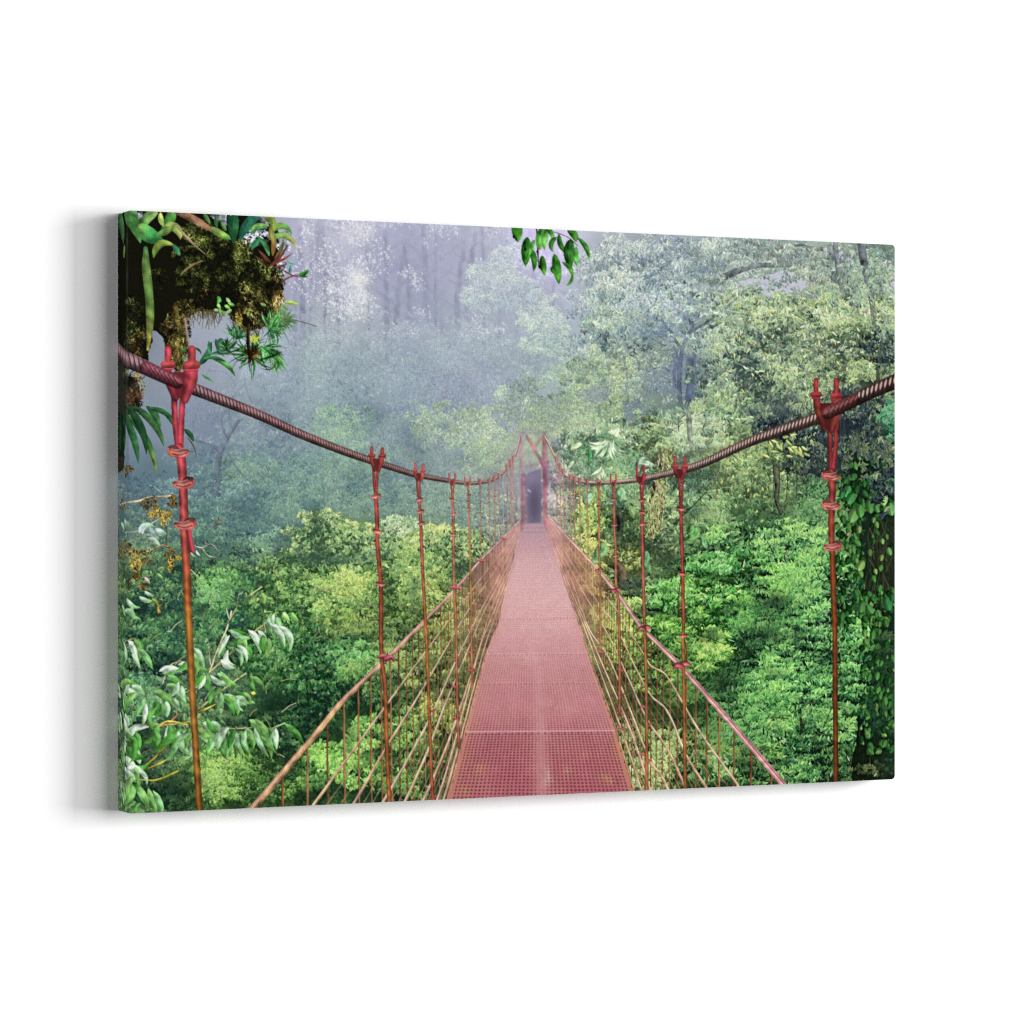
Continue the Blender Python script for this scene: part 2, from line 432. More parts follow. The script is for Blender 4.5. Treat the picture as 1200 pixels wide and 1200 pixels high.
band(230, 640, 440, 590, 900, 8, 3.6, 1.6, .28, P_MID, lo='5e7482', hi='a9bdb6')
band(225, 440, 500, 640, 620, 7, 3.8, 1.6, .36, P_MID, lo='3f5c70', hi='94b4a4')
band(430, 620, 480, 600, 420, 7, 3.4, 1.6, .30, P_MID, lo='566f80', hi='b6c9b0')
img[:] = img * .75 + blur(img, 3) * .25
for (x, y, rx, ry, c, h, n) in [(520, 500, 42, 26, '9fb49e', 'c3d3ae', 90), (560, 495, 30, 20, 'a9bba0', 'c6d4b0', 70), (575, 530, 34, 26, '93ad90', 'b7cba2', 110),
                               (400, 500, 34, 26, '85a396', 'a5c0a2', 110), (410, 545, 44, 20, '7a998e', '9dbb9d', 100), (310, 560, 50, 26, '6f9088', '98b59c', 120),
                               (270, 560, 30, 24, '6a8c80', '94b296', 80), (350, 590, 40, 18, '628478', '8fb090', 80), (610, 470, 30, 26, 'a3b5a8', 'c0d0b4', 80)]:
    foliage(x, y, rx, ry, n, 6, 3.6, 1.7, con=.42, base=c, hi=h, lo=hx(c) * .72, pid=P_MID)
for x0, y0, x1, y1, w in [(296, 625, 298, 655, 6), (312, 610, 314, 640, 6), (250, 600, 262, 660, 5), (330, 650, 333, 690, 5), (275, 610, 270, 640, 4)]:
    tube([(x0, y0), ((x0 + x1) / 2 + 1, (y0 + y1) / 2), (x1, y1)], w, '4f6470', alpha=.7, pid=P_MTRUNK, dark=.2)
# bare grey tree on the left
P_GT = part('bare_tree_trunk')
for pts, w, c, a in [
    (D([(630, 600), (635, 440), (640, 330), (655, 240), (700, 150), (760, 60)], A2), [11, 9, 8, 7, 5, 3], '70788f', .75),
    (D([(650, 250), (600, 200), (540, 180), (490, 160)], A2), [4, 3, 2.5, 2], '747c92', .7),
    (D([(690, 170), (665, 90), (660, 50), (690, 0)], A2), [3.5, 3, 2.5, 2], '7a8298', .7),
    (D([(700, 240), (740, 310), (790, 380)], A2), [3, 2.5, 2], '727d90', .7),
    (D([(720, 120), (700, 40), (720, -60), (790, -150)], A2), [3, 2, 2, 1.4], '8089a0', .6),
    (D([(745, 80), (830, 0), (880, -60)], A2), [2, 1.5, 1], '8089a0', .6),
    (D([(540, 180), (500, 100), (520, 20)], A2), [1.5, 1.2, 1], '8089a0', .6),
    (D([(560, 1050), (600, 980), (700, 1000), (760, 1100)], A1), [1.2, 1, 1, 1], '8c90aa', .6),
    (D([(840, 1180), (800, 1080), (790, 1000)], A1), [2, 1.5, 1], '8c90aa', .6),
    (D([(800, 1080), (870, 1010), (900, 1000)], A1), [1, 1, .8], '8c90aa', .6)]:
    tube(pts, w, c, alpha=a, pid=P_GT, dark=.2, light=.06, mott=.08)

for (x, y, rx, ry, a) in [(300, 650, 60, 16, .5), (235, 650, 20, 20, .45), (345, 672, 30, 10, .4), (250, 610, 30, 14, .25), (485, 520, 26, 30, .3), (440, 490, 16, 14, .25), (480, 600, 60, 14, .25), (585, 560, 18, 14, .3)]:
    veil('3f5868', a * soft(x, y, rx, ry) * (.5 + n20))
foliage(310, 655, 95, 22, 220, 6, 4, 1.8, con=.55, base='4f7a66', hi='84ad86', lo='2f4a5a', pid=P_MID)

# drooping pale boughs in the mist (upper middle)
P_BOUGH = part('drooping_bough')
for (x, y, rx, ry, n, c) in [(568, 318, 26, 14, 70, 'b9cbc8'), (590, 330, 24, 16, 80, 'bccfc6'), (612, 352, 26, 12, 90, 'c0d0c4'), (630, 372, 24, 12, 90, 'bfd0bf'),
                             (645, 384, 20, 8, 60, 'c2cfbe'), (600, 345, 40, 18, 90, 'b4c3c6'), (560, 350, 22, 14, 60, 'b3c3c4'), (640, 400, 30, 14, 80, 'b5c6b8'),
                             (690, 425, 40, 14, 100, 'b9c9ac'), (670, 440, 36, 14, 90, 'aec2a4'), (600, 300, 22, 16, 60, 'c2cfd2')]:
    foliage(x, y, rx, ry, n, 5, 4.4, 1.7, con=.34, base=c, hi='d8e3d2', lo='97a6b4', pid=P_BOUGH, hang=.35, rad=.4)
veil('b0b2cc', .30 * soft(560, 330, 130, 100, 3))

# ------------------------------------------------------------------ right-hand forest
P_RC = part('grey_green_tree_crown')
band(680, 850, 280, 480, 900, 8, 4.2, 2.0, .40, P_RC, lo='76889a', hi='d0dccc', flat=.8)
for (x, y, rx, ry, n, c, h) in [(720, 310, 45, 24, 140, 'b2c0b8', 'dbe4d4'), (800, 300, 70, 18, 200, 'a3b2b4', 'cfdad2'), (735, 355, 40, 26, 150, 'a0b4ac', 'cddccb'),
                                (780, 350, 50, 30, 190, '97aaac', 'ccd9d6'), (720, 385, 34, 20, 120, '9db2a2', 'd0dcc0'), (775, 395, 40, 22, 150, '90a6a6', 'c4d4cc'),
                                (735, 415, 44, 18, 130, 'a5b79c', 'd0dcb8'), (700, 440, 36, 22, 120, 'a3b694', 'c9d8a8'), (690, 470, 40, 16, 120, '9fb58c', 'cadaa4')]:
    foliage(x, y, rx, ry, n, 6.5, 4.8, 2.2, con=.5, base=c, hi=h, lo=hx(c) * np.array([.66, .70, .80]), pid=P_RC)
veil('6f86a0', .35 * soft(740, 400, 30, 14) + .3 * soft(800, 395, 34, 26) + .25 * soft(740, 375, 20, 16) + .3 * soft(705, 455, 18, 10))
P_TRK = part('tree_trunk')
for pts, w, c, a in [
    (D([(1080, 1190), (1075, 1080), (1095, 960), (1090, 860), (1110, 780), (1190, 690)], B1), [8, 8, 9, 10, 10, 10], '66738f', .8),
    (D([(1060, 960), (1010, 990), (1005, 880), (1020, 820), (1000, 740)], B1), [6, 5, 4, 4, 3], '717e9a', .75),
    (D([(1110, 800), (1070, 730), (1060, 690)], B1), [5, 4, 3], '7b88a0', .6),
    (D([(860, 880), (940, 865), (990, 905)], B1), [1.5, 2, 2], '7d8798', .7),
    (D([(925, 860), (935, 790)], B1), [1.5, 1.2], '7d8798', .6), (D([(960, 860), (975, 800)], B1), [1.5, 1.2], '7d8798', .6),
    (D([(1190, 690), (1260, 640), (1330, 560)], B1), [10, 8, 6], '70809a', .5)]:
    tube(pts, w, c, alpha=[0, a, a, a, 0], pid=part('tree_trunk' if max(w) > 4.5 else 'branch'), dark=.15, light=.03, mott=.2)
foliage(742, 482, 10, 13, 60, 4, 3.6, 1.6, con=.25, base='75868f', hi='93a498', lo='5f7080', pid=P_RC, mixp=.2)
foliage(697, 462, 15, 9, 50, 4, 3.6, 1.6, con=.25, base='8a9698', hi='a8b6a2', lo='747f92', pid=P_RC, mixp=.3)
# upper right
P_RC2 = part('leafy_tree_crown')
band(820, 1060, 275, 350, 420, 7, 4.4, 1.9, .45, P_RC, lo='74868c', hi='d3ddd0')
for pts, w, c, a in [(D([(0, 430), (100, 370), (200, 300), (340, 250), (450, 243), (560, 247), (690, 290)], B4), [9, 9, 8, 6, 5, 4, 2], '808a92', .7),
                     (D([(500, 160), (600, 130), (700, 150)], B4), [2, 3, 2], '7d8890', .8),
                     (D([(960, 100), (975, 230), (1010, 320), (1030, 400)], B4), [12, 11, 9, 7], '63647a', .9),
                     (D([(780, 150), (790, 260), (800, 340)], B4), [10, 8, 6], '71748a', .85), (D([(845, 180), (855, 300), (870, 400)], B4), [5, 5, 5], '757a88', .85),
                     (D([(860, 240), (940, 300), (1000, 400)], B4), [3, 4, 4], '7a8088', .8), (D([(575, 290), (575, 400)], B4), [1, 1], '8a909c', .7),
                     (D([(640, 380), (700, 420), (720, 520)], B4), [1.2, 1.2, 1], '70788a', .7)]:
    tube(pts, w, c, alpha=[.3, a, a, a, .2], pid=part('tree_trunk' if max(w) > 4.5 else 'branch'), dark=.25, light=.06, mott=.25)
SKYP = [D([(360, 330), (420, 300), (520, 270), (600, 300), (640, 350), (580, 400), (450, 420), (370, 380)], B4),
        D([(250, 340), (330, 320), (400, 370), (340, 410)], B4), D([(820, 170), (850, 170), (860, 340), (830, 330)], B4), D([(880, 280), (930, 260), (930, 340), (880, 370)], B4),
        D([(1060, 350), (1140, 330), (1140, 410), (1080, 450)], B4), D([(640, 440), (700, 440), (710, 520), (640, 520)], B4), D([(560, 170), (640, 160), (680, 210), (570, 220)], B4),
        D([(880, 160), (940, 150), (950, 220), (890, 240)], B4)]
for p in SKYP:
    poly(p, 'c9cbdc', .85, smooth=True, rough=22)
for (x, y, rx, ry, n, c, h) in [(850, 275 + 20, 40, 14, 90, '9fb2ac', 'd0dccc'), (930, 300, 36, 10, 70, 'a0b0a4', 'd2dcc8'), (1020, 310, 22, 26, 80, '86a294', 'b4cfae'),
                                (960, 318, 26, 12, 60, '98aa9c', 'c8d6bc'), (840, 345, 40, 22, 110, 'a2b4ac', 'cad8c4'), (1000, 338, 40, 16, 110, '90a890', 'c2d4aa')]:
    foliage(x, y, rx, ry, n, 5.5, 4.6, 1.9, con=.55, base=c, hi=h, lo=hx(c) * .68, pid=P_RC2)
for (x, y, rx, ry, n) in [(915, 330, 34, 14, 26), (905, 345, 30, 8, 26), (985, 310, 18, 18, 24), (1035, 345, 14, 12, 14), (950, 355, 12, 10, 16), (880, 335, 14, 8, 12), (935, 300, 26, 8, 20)]:
    foliage(x, y, rx, ry, n, 5, 3.6, 1.5, per=9, con=.5, base='8fa298', hi='bccbb6', lo='66757c', pid=P_RC2)
# big yellowish-green crown on the right
for (x, y, rx, ry, n, c, h) in [(880, 365, 55, 22, 200, 'a4b78c', 'd6e2b0'), (990, 365, 60, 22, 230, 'a2b682', 'd4e2a4'), (940, 380, 70, 24, 280, 'a3b684', 'd9e4b0'),
                                (850, 400, 44, 26, 160, '9cb090', 'cedbb4'), (1010, 400, 45, 26, 190, '94a874', 'd2dca4'), (920, 415, 70, 24, 280, '95a884', 'd2dcb0'),
                                (860, 445, 48, 24, 190, '90a686', 'cbd9ac'), (940, 448, 60, 18, 220, '809472', 'c4d29c'), (1010, 430, 40, 14, 110, '72865e', 'b9c88a'),
                                (850, 480, 44, 20, 160, '86a078', 'c2d498')]:
    foliage(x, y, rx, ry, n, 6.5, 6.0, 1.9, con=.66, base=hx(c) * np.array([.86, .91, .94]), hi=hx(h) * np.array([.90, .94, .94]), lo=hx(c) * np.array([.36, .43, .50]), lift=-.15, pid=P_RC2, rad=.5)
n = 120
leaves(rng.uniform(840, 1045, n), rng.uniform(350, 480, n), 6.5 * (.7 + .6 * rng.random(n)), 2.2, rng.normal(.9, .8, n),
       np.array([hx(c) for c in ('ccd6a4', 'c6cf86', 'b4c06a', 'd0d8be', 'aeb47c')])[rng.integers(0, 5, n)], P_RC2)
veil('6d7ea0', .35 * soft(812, 400, 18, 60, 2))
P_SPREAD = part('spreading_branch')
for pts, w, c, a in [([(797, 480), (795, 440), (800, 405), (812, 380), (826, 350)], [5, 6, 5, 4, 2.5], '5c6a80', .6), ([(798, 410), (782, 385), (765, 360), (752, 335)], [4, 3, 2.4, 1.4], '6b788c', .55), ([(790, 400), (770, 400), (745, 385), (725, 375)], [2.4, 2, 1.6, 1], '707d90', .5),
                     ([(806, 390), (835, 372), (862, 350), (885, 330)], [3, 2.6, 2.2, 1.2], '66738a', .5), ([(765, 360), (775, 330), (785, 300)], [2, 1.6, 1], '7c8898', .45), ([(826, 350), (838, 320), (846, 292)], [2.2, 1.8, 1], '74808e', .5),
                     ([(735, 470), (732, 430), (722, 400), (705, 375)], [3, 2.6, 2, 1], '7c8a98', .45), ([(900, 470), (905, 440), (925, 415), (950, 395)], [3.4, 3, 2.2, 1.2], '4c5a54', .55), ([(925, 415), (900, 395), (880, 385)], [2, 1.5, .9], '55635c', .5),
                     ([(985, 470), (990, 430), (1005, 400), (1020, 370)], [3.4, 3, 2.2, 1.2], '4a544a', .55), ([(990, 430), (970, 405), (955, 370)], [2, 1.6, .9], '525e52', .5), ([(860, 480), (866, 450), (858, 420)], [2.4, 2, 1], '556456', .5)]:
    tube(pts, w, c, alpha=[a, a, a * .8, .1], pid=P_SPREAD, dark=.15, light=.03, mott=.2)
for (x, y, rx, ry, n) in [(800, 370, 60, 40, 40), (730, 400, 40, 40, 26), (930, 420, 60, 30, 34), (1000, 410, 34, 36, 24), (860, 430, 40, 40, 24)]:
    foliage(x, y, rx, ry, n, 5, 5, 1.9, per=9, con=.5, base=plan(x, y) * .92, pid=P_RC2, under=0)
ur = (np.clip((TX - 680) / 60, 0, 1) * np.clip((530 - TY) / 60, 0, 1))
hp = img - blur(img, 26)
img[:] = np.clip(img * (1 - .05 * ur)[..., None] + hp * (.22 * ur)[..., None], 0, 1)
img[:] = img * .9 + blur(img, 1) * .1

# ------------------------------------------------------------------ nearer forest, right of the bridge
P_DARKU = part('shaded_undergrowth')
P_SHRUB = part('leafy_shrub')
foliage(850, 720, 215, 230, 5200, 6, 5, 1.9, con=.75, lift=-.35, pid=P_DARKU, rect=True, flat=.6)
foliage(655, 505, 45, 35, 420, 6, 4, 1.8, con=.38, base='9db08e', hi='c6d6ac', lo='7d8c92', pid=P_SHRUB, mixp=0)
foliage(668, 520, 16, 14, 60, 5, 3.6, 1.6, con=.3, base='7a8a94', hi='a4b4ac', lo='66768a', pid=P_SHRUB, mixp=0)
P_FERN = part('feathery_green_tree')
P_BROAD = part('broad_leaf_plant')
P_VINE = part('hanging_root')
for p, c, a in [
    (D([(470, 240), (560, 150), (700, 40), (860, 0), (1010, -120), (1160, -160), (1160, 380), (980, 420), (830, 370), (700, 360), (560, 400), (480, 340)], B5), '232a35', .92),
    (D([(870, 330), (1160, 300), (1160, 1220), (1010, 1220), (960, 900), (840, 700), (820, 480)], B5), '101d16', .9),
    ]:
    poly(p, c, a, smooth=True, rough=26)
foliage(915, 476, 34, 12, 90, 5, 5, 1.8, con=.6, base='5c6f62', hi='9cae7c', lo='2c3840', pid=P_SHRUB, mixp=0, under=0)
foliage(945, 592, 36, 22, 160, 6, 5, 1.8, con=.7, base='4c8050', hi='8cbc7c', lo='1c3626', pid=P_SHRUB, mixp=.1, under=0)
foliage(985, 620, 26, 30, 110, 6, 5, 1.8, con=.7, base='447a4c', hi='80b478', lo='182e20', pid=P_SHRUB, mixp=.1, under=0)
# hanging roots in the dark hollow
n = 150
for k in range(n):
    x = rng.uniform(915, 1046); y0 = rng.uniform(470, 520) - (x - 915) * .12; l = rng.uniform(18, 62)
    tube([(x, y0), (x + rng.normal(0, 2.5), y0 + l / 2), (x + rng.normal(0, 3.5), y0 + l)], rng.uniform(.5, 1.2),
         [('3a4250', '3c463e', '1a2029', '2c3834', '4c5046')[rng.integers(0, 5)]], alpha=.6, pid=P_VINE, dark=.1, light=0)
foliage(905, 520, 50, 20, 120, 6, 6, 2, con=.7, base='7f9866', hi='bccb80', lo='3a4a40', pid=P_SHRUB)
# yellow-green hazy shrubs under the right cable
for (x, y, rx, ry, n, c, h) in [(830, 540, 40, 36, 170, '83a076', 'bdd39a'), (870, 540, 36, 40, 190, '84a06c', 'c4d48c'), (905, 560, 36, 30, 150, '7a9a68', 'b8cc80'), (845, 600, 44, 24, 150, '6f9a66', 'a8cc8c'),
                                (780, 520, 30, 34, 120, '7d9a82', 'b8d0a4'), (810, 505, 34, 20, 110, '86a080', 'c3d5a6'), (800, 570, 30, 24, 110, '648a6c', '9dc092')]:
    foliage(x, y, rx, ry, n, 5.5, 5.2, 1.9, con=.62, base=c, hi=h, lo=hx(c) * .5, pid=P_SHRUB)
for k in range(16):
    x = rng.uniform(840, 900); y = rng.uniform(535, 620)
    leaves([x], [y], [5], [2.6], [rng.random() * 3], [hx(('ccc878', 'c4bc68', 'b8cf70')[rng.integers(0, 3)])], P_SHRUB)
tube(D([(470, 330), (480, 420), (475, 500), (500, 580)], B5), [8, 7, 6, 5], '4f4a42', alpha=.8, pid=P_VINE, mott=.3)
for x in (905, 912, 921, 932, 944):
    tube([(x, 540), (x + 1, 560), (x, 585)], 1.2, '3c4540', alpha=.8, pid=P_VINE)
# palms and lianas right of the bridge
band(655, 800, 500, 700, 420, 6, 5, 2.2, .62, P_SHRUB, lo='34493f', hi='a6c88c')
for (x, y, rx, ry, n, c, h) in [(690, 520, 34, 16, 110, '9ab890', 'd0e2b4'), (676, 545, 22, 20, 60, '7f9a88', 'b4cca6'), (765, 520, 20, 26, 80, '8aa870', 'c6dc94'), (690, 600, 26, 30, 100, '6a8f50', 'b8cf74'),
                                (740, 620, 26, 26, 90, '54704a', '94b86c'), (690, 650, 24, 20, 80, '8a9a54', 'c8cf78'), (735, 655, 22, 12, 70, '8a9c56', 'c6cc7a'), (780, 600, 16, 50, 90, '6f8a68', 'b0cc90')]:
    foliage(x, y, rx, ry, n, 5, 4.8, 2.0, con=.7, base=c, hi=h, lo=hx(c) * .45, pid=P_SHRUB)
for pts, w, c in [(D([(1085, 10), (1090, 120), (1105, 230)], B2), [6, 7, 6], '6a6f68'), (D([(935, 200), (945, 330), (910, 450), (890, 560), (870, 700)], B2), [9, 13, 14, 13, 9], '8a8468'),
                  (D([(690, 560), (700, 640), (690, 760)], B2), [8, 8, 8], '3c4c40'), (D([(640, 850), (700, 900), (700, 1000)], B2), [10, 14, 10], '5e4c3e')]:
    tube(pts, w, c, alpha=[.1, .8, .85, .6, 0], pid=part('vine_covered_trunk'), mott=.5, dark=.3)
n = 500
t_ = rng.random(n)
leaves(782 - 20 * t_ + rng.normal(0, 5, n), 525 + 105 * t_, 6 * (.6 + .7 * rng.random(n)), 1.5, rng.normal(1.5, .6, n),
       np.array([hx(c) for c in ('b5a884', '9a8c5c', '8fae60', 'c3c890', '5c6048', '4a5444')])[rng.integers(0, 6, n)], P_VINE)
# banana-like pale leaves
for (x, y, rx, ry, n) in [(700, 530, 34, 22, 110), (745, 545, 16, 12, 40), (722, 580, 14, 12, 40)]:
    foliage(x, y, rx, ry, n, 5, 5, 2, con=.6, base='5c8460', hi='90b488', lo='34503f', pid=P_SHRUB, mixp=.1, under=0)
for bx_, by_, a0, a1, l, n_ in [(711, 516, 1.7, 3.2, 23, 13), (716, 515, -.1, 1.5, 22, 12), (704, 546, 1.3, 2.6, 17, 7), (756, 540, .3, 2.6, 15, 9), (700, 560, .4, 1.9, 13, 6)]:
    for k in range(n_):
        a = a0 + (a1 - a0) * (k + rng.uniform(-.3, .3)) / max(1, n_ - 1); ll = l * rng.uniform(.75, 1.15)
        c = hx(('b9d8ae', 'a4c89a', 'c8e2b6', '8cb488', 'd2e6c2', '7aa678')[rng.integers(0, 6)])
        leaf(bx_ + rng.normal(0, 1), by_ + rng.normal(0, 1), bx_ + ll * math.cos(a), by_ + ll * math.sin(a) * .9 + 3, rng.uniform(3.4, 5.4), [c * .8, c, c * .85], bend=rng.normal(0, .1) + .12 * (1 if math.cos(a) > 0 else -1), pid=part('broad_leaf', P_BROAD), rib=.2, dark=.3, light=.06, veins=.08)
for x0, y0, x1, y1, w, c, b in [(530, 220, 525, 300, 5, '4f9a5a', 0),
                                (800, 350, 880, 330, 12, 'b4d2b2', -.4), (870, 300, 790, 330, 10, 'bcd8b8', .3), (540, 470, 500, 530, 11, '8fc098', .1), (700, 440, 740, 510, 11, 'a6d0a0', .15), (690, 450, 700, 520, 10, '8cc08c', 0),
                                (600, 750, 540, 850, 15, '84b878', -.15), (850, 800, 870, 920, 12, '6aa070', .15), (1130, 660, 1060, 740, 12, '78b46a', -.2), (1110, 650, 1080, 700, 9, '6aa862', 0),
                                (1190, 780, 1150, 700, 9, '7cb484', .1), (400, 200, 380, 215, 6, 'cfe2cc', .2), (440, 290, 400, 320, 6, 'b4d4a4', .1), (640, 920, 680, 1000, 10, '7aa880', .1), (480, 190, 420, 230, 9, 'b4cf9c', .2)]:
    (a, b0), (c0, d0) = D([(x0, y0), (x1, y1)], B2)
    leaf(a, b0, c0, d0, w * 1.15, [hx(c) * rng.uniform(.8, 1.0), hx(c) * rng.uniform(.95, 1.08), hx(c) * .8], bend=b, pid=part('broad_leaf', P_BROAD), rib=.2, dark=.4, light=.1, veins=.16)
# feathery green trees, lower right
for (x, y, rx, ry, a) in [(930, 700, 130, 120, .35), (880, 800, 90, 60, .3), (1010, 800, 50, 70, .3)]:
    veil('23422e', a * soft(x, y, rx, ry, 3))
fern = []
for (x, y, rx, ry, n, c, h) in [(900, 650, 80, 34, 330, '5c9a62', '9ccb8c'), (880, 690, 90, 34, 360, '4f9252', '8ec87e'), (960, 680, 36, 50, 190, '4b8a56', '8abf82'),
                                (830, 720, 60, 34, 260, '3f7c48', '78b66c'), (900, 740, 60, 34, 240, '3a7446', '70aa6c'), (970, 750, 60, 34, 300, '4c8e58', '8ac686'), (998, 790, 20, 36, 120, '478a50', '84be78'),
                                (860, 790, 66, 34, 270, '3c7a48', '74b070'), (940, 800, 66, 36, 330, '4f965a', '92cb86'), (880, 850, 70, 36, 300, '3c7846', '78b278'),
                                (960, 855, 50, 34, 230, '46824e', '82b478'), (920, 895, 70, 28, 260, '44804c', '84b87c'), (850, 900, 60, 24, 220, '447a40', '92bc78'), (985, 900, 22, 24, 90, '3f6a3c', '78a260')]:
    foliage(x, y, rx, ry, int(n * .75), 9.5, 6.4, 1.8, per=26, con=.82, base=hx(c) * .93, hi=hx(h) * np.array([.95, 1.0, .84]), lo='12241a', pid=P_FERN, flat=.36, rad=.5, up=1.35)
for (x, y, rx, ry, n, c, h) in [(830, 690, 40, 16, 130, '5fae50', 'a6e07c'), (800, 735, 44, 20, 160, '63ae4c', 'a8de72'), (825, 765, 34, 20, 150, '68ae50', 'b0de78'), (790, 700, 26, 16, 90, '5ea854', '9cd67a'), (770, 760, 34, 26, 130, '5c9a48', '9ccc68'),
                                (790, 810, 36, 20, 110, '4c8f48', '88c46a'), (845, 660, 40, 12, 90, '58a458', '94d284')]:
    foliage(x, y, rx, ry, int(n * .8), 9, 6.4, 1.8, per=24, con=.74, base=c, hi=h, lo='1a381c', pid=P_FERN, flat=.36, rad=.45, up=1.3)
for (x, y, rx, ry, a) in [(905, 705, 22, 12, .6), (830, 745, 14, 10, .5), (900, 745, 26, 14, .55), (850, 800, 18, 14, .5), (935, 745, 8, 12, .5), (960, 770, 10, 8, .4), (875, 880, 14, 14, .4), (870, 895, 20, 10, .4), (905, 790, 14, 8, .35), (985, 790, 8, 10, .4)]:
    veil('1c2c22', a * soft(x, y, rx, ry) * (.3 + 1.4 * NZ1))
for pts, w in [([(936, 832), (938, 850), (936, 870)], 3.4), ([(900, 880), (960, 860), (980, 840)], .9), ([(945, 880), (965, 862)], .8), ([(860, 760), (830, 748), (812, 745)], .7)]:
    tube(pts, w, '241f18', alpha=[0, .75, .6, 0], pid=P_FERN, dark=.1, mott=.3)
# black hollow bottom right
poly(D([(930, 640), (990, 600), (1060, 640), (1140, 560), (1160, 980), (960, 990), (900, 960), (920, 760)], B6), '0d140d', .92, smooth=True, rough=24, pid=P_DARKU)
for k in range(26):
    x = rng.uniform(1003, 1046); y = rng.uniform(840, 890)
    tube([(x, y), (x + rng.normal(0, 1), y + rng.uniform(8, 26))], .8, ('2c3a2a', '4a4a3c', '1c281e')[rng.integers(0, 3)], alpha=.8, pid=P_VINE)
foliage(1030, 835, 18, 24, 60, 5, 6, 2.4, con=.7, base='2f6a44', hi='5aa868', lo='0f2014', pid=P_FERN)
foliage(1025, 902, 24, 7, 46, 4, 4.5, 1.8, con=.7, base='39442c', hi='7c8a5a', lo='0f140c', pid=P_FERN)
foliage(1042, 880, 6, 24, 30, 4, 5, 2, con=.7, base='2f5a38', hi='5a9a5a', lo='0f2014', pid=P_FERN)
# trunk with roots and climbing heart-shaped leaves at the right edge
tube(D([(1085, 560), (1080, 700), (1085, 900), (1090, 1150)], B5), [30, 28, 22, 16], ['2c281e', '423826', '342e20', '221f16'], alpha=.9, pid=part('vine_covered_trunk'), mott=.6)
for k in range(60):
    x = rng.uniform(1014, 1046); y = rng.uniform(600, 690)
    tube([(x, y), (x + rng.normal(0, 3), y + 14), (x + rng.normal(0, 4), y + rng.uniform(24, 46))], rng.uniform(.6, 1.5),
         ('8a7a58', '6a5436', 'a8946c', '40321f', '241d14')[rng.integers(0, 5)], alpha=.9, pid=P_VINE)
P_HEART = part('climbing_vine')
def heart(x, y, s, c, ang=0.0, small=False):
    s *= .72
    pid = P_HEART if small else part('climbing_heart_leaf', P_HEART)
    c = hx(c) * rng.uniform(.72, 1.0) * np.array([1.0, .98, .86], np.float32)
    dx, dy = math.sin(ang) * s, math.cos(ang) * s
    t = np.linspace(0, 1, 8)
    tube(np.column_stack([x + dx * t, y + dy * t]), s * .95 * np.array([.35, .82, 1, .95, .8, .55, .28, .03]), [hx(c) * .85, hx(c) * 1.1], pid=pid, dark=.4, light=.1, rib=.2, lq=-.4, veins=.04)
poly([(990, 560), (1010, 520), (1060, 500), (1060, 900), (1016, 880), (1022, 760), (1006, 660)], '15231a', .7, smooth=True, rough=40)
for k in range(620):
    x = rng.uniform(980, 1046); y = rng.uniform(520, 730)
    if 608 < y < 690 and x > 1012 and rng.random() < .8:
        continue
    if k % 3 == 0:
        x, y = rng.uniform(1008, 1046), rng.uniform(690, 880)
    heart(x, y, rng.uniform(5.5, 12.5), ('2f7038', '3f8446', '235630', '4f924e', '1b3e24', '6aa05c', '8ab87a')[:6][rng.integers(0, 6)], rng.normal(0, .5), small=True)
for x, y, s, c, a in [(1000, 385, 17, '4aa266', .2), (880, 440, 17, '429a5e', -.3), (905, 480, 18, '4a9c5c', -.5), (1060, 350, 15, '3f9258', .5), (1095, 400, 14, '3a8a52', .6), (1125, 380, 15, '449a5c', .2),
                      (1075, 480, 19, '8cbe86', .1), (1000, 520, 20, '5aa664', .1), (1115, 540, 18, '6ab074', .2), (1035, 540, 13, '62a866', .3), (920, 570, 22, '6fb06c', -.4), (945, 550, 18, '58a45c', .1), (940, 660, 11, '9cc284', .1),
                      (1010, 280, 12, '2c6a48', .1), (850, 460, 13, '3a8c56', -.3), (960, 860, 16, '86b872', -.5), (960, 1090, 17, '5aa05e', -.2), (990, 1110, 15, '4a9056', .6), (1095, 1070, 20, '3f9a66', .3), (1105, 785, 12, '5aa25c', .4),
                      (1000, 790, 11, '5c9c58', .1), (1070, 820, 10, '86b070', -.2), (1030, 900, 9, '7cae64', .3), (1060, 990, 11, '3f8a50', -.2), (1130, 1040, 13, '3a8450', -.1), (1070, 730, 9, '70b070', .2), (890, 690, 8, 'b0a468', -.9)]:
    (X0, Y0), = D([(x, y)], B5)
    heart(X0, Y0, s * .95, c, a)
for pts, w, c, a in [([(1008, 280), (1012, 310), (1020, 345), (1026, 400)], [11, 10, 8, 6], '5c5c6c', .75), ([(978, 285), (982, 320), (988, 350)], [7, 6, 5], '6a6c78', .7), ([(1035, 400), (1032, 440), (1034, 500)], [12, 14, 14], '2c3430', .6)]:
    tube(pts, w, c, alpha=[.6, a, a, .1], pid=part('tree_trunk'), dark=.25, light=.05, mott=.3)
for (x, y, rx, ry, n) in [(1030, 330, 20, 30, 34), (990, 320, 24, 20, 26), (1036, 390, 12, 24, 26), (1000, 350, 24, 12, 22)]:
    foliage(x, y, rx, ry, n, 5, 5, 1.9, per=9, con=.6, base='7c9484', hi='b0c6a0', lo='48565c', pid=P_RC2, under=0)
for (x, y, rx, ry, n) in [(1000, 472, 44, 14, 90), (940, 500, 34, 16, 70), (1020, 510, 30, 30, 90), (900, 500, 20, 10, 40), (965, 530, 30, 20, 50), (1035, 560, 14, 40, 50), (985, 480, 40, 10, 40), (1040, 440, 10, 30, 40), (1030, 400, 20, 20, 20)]:
    foliage(x, y, rx, ry, n, 5.5, 6, 1.9, per=9, con=.7, base='35474a', hi='7f9468', lo='161c24', pid=P_SHRUB, lift=-.3, mixp=0, under=0)
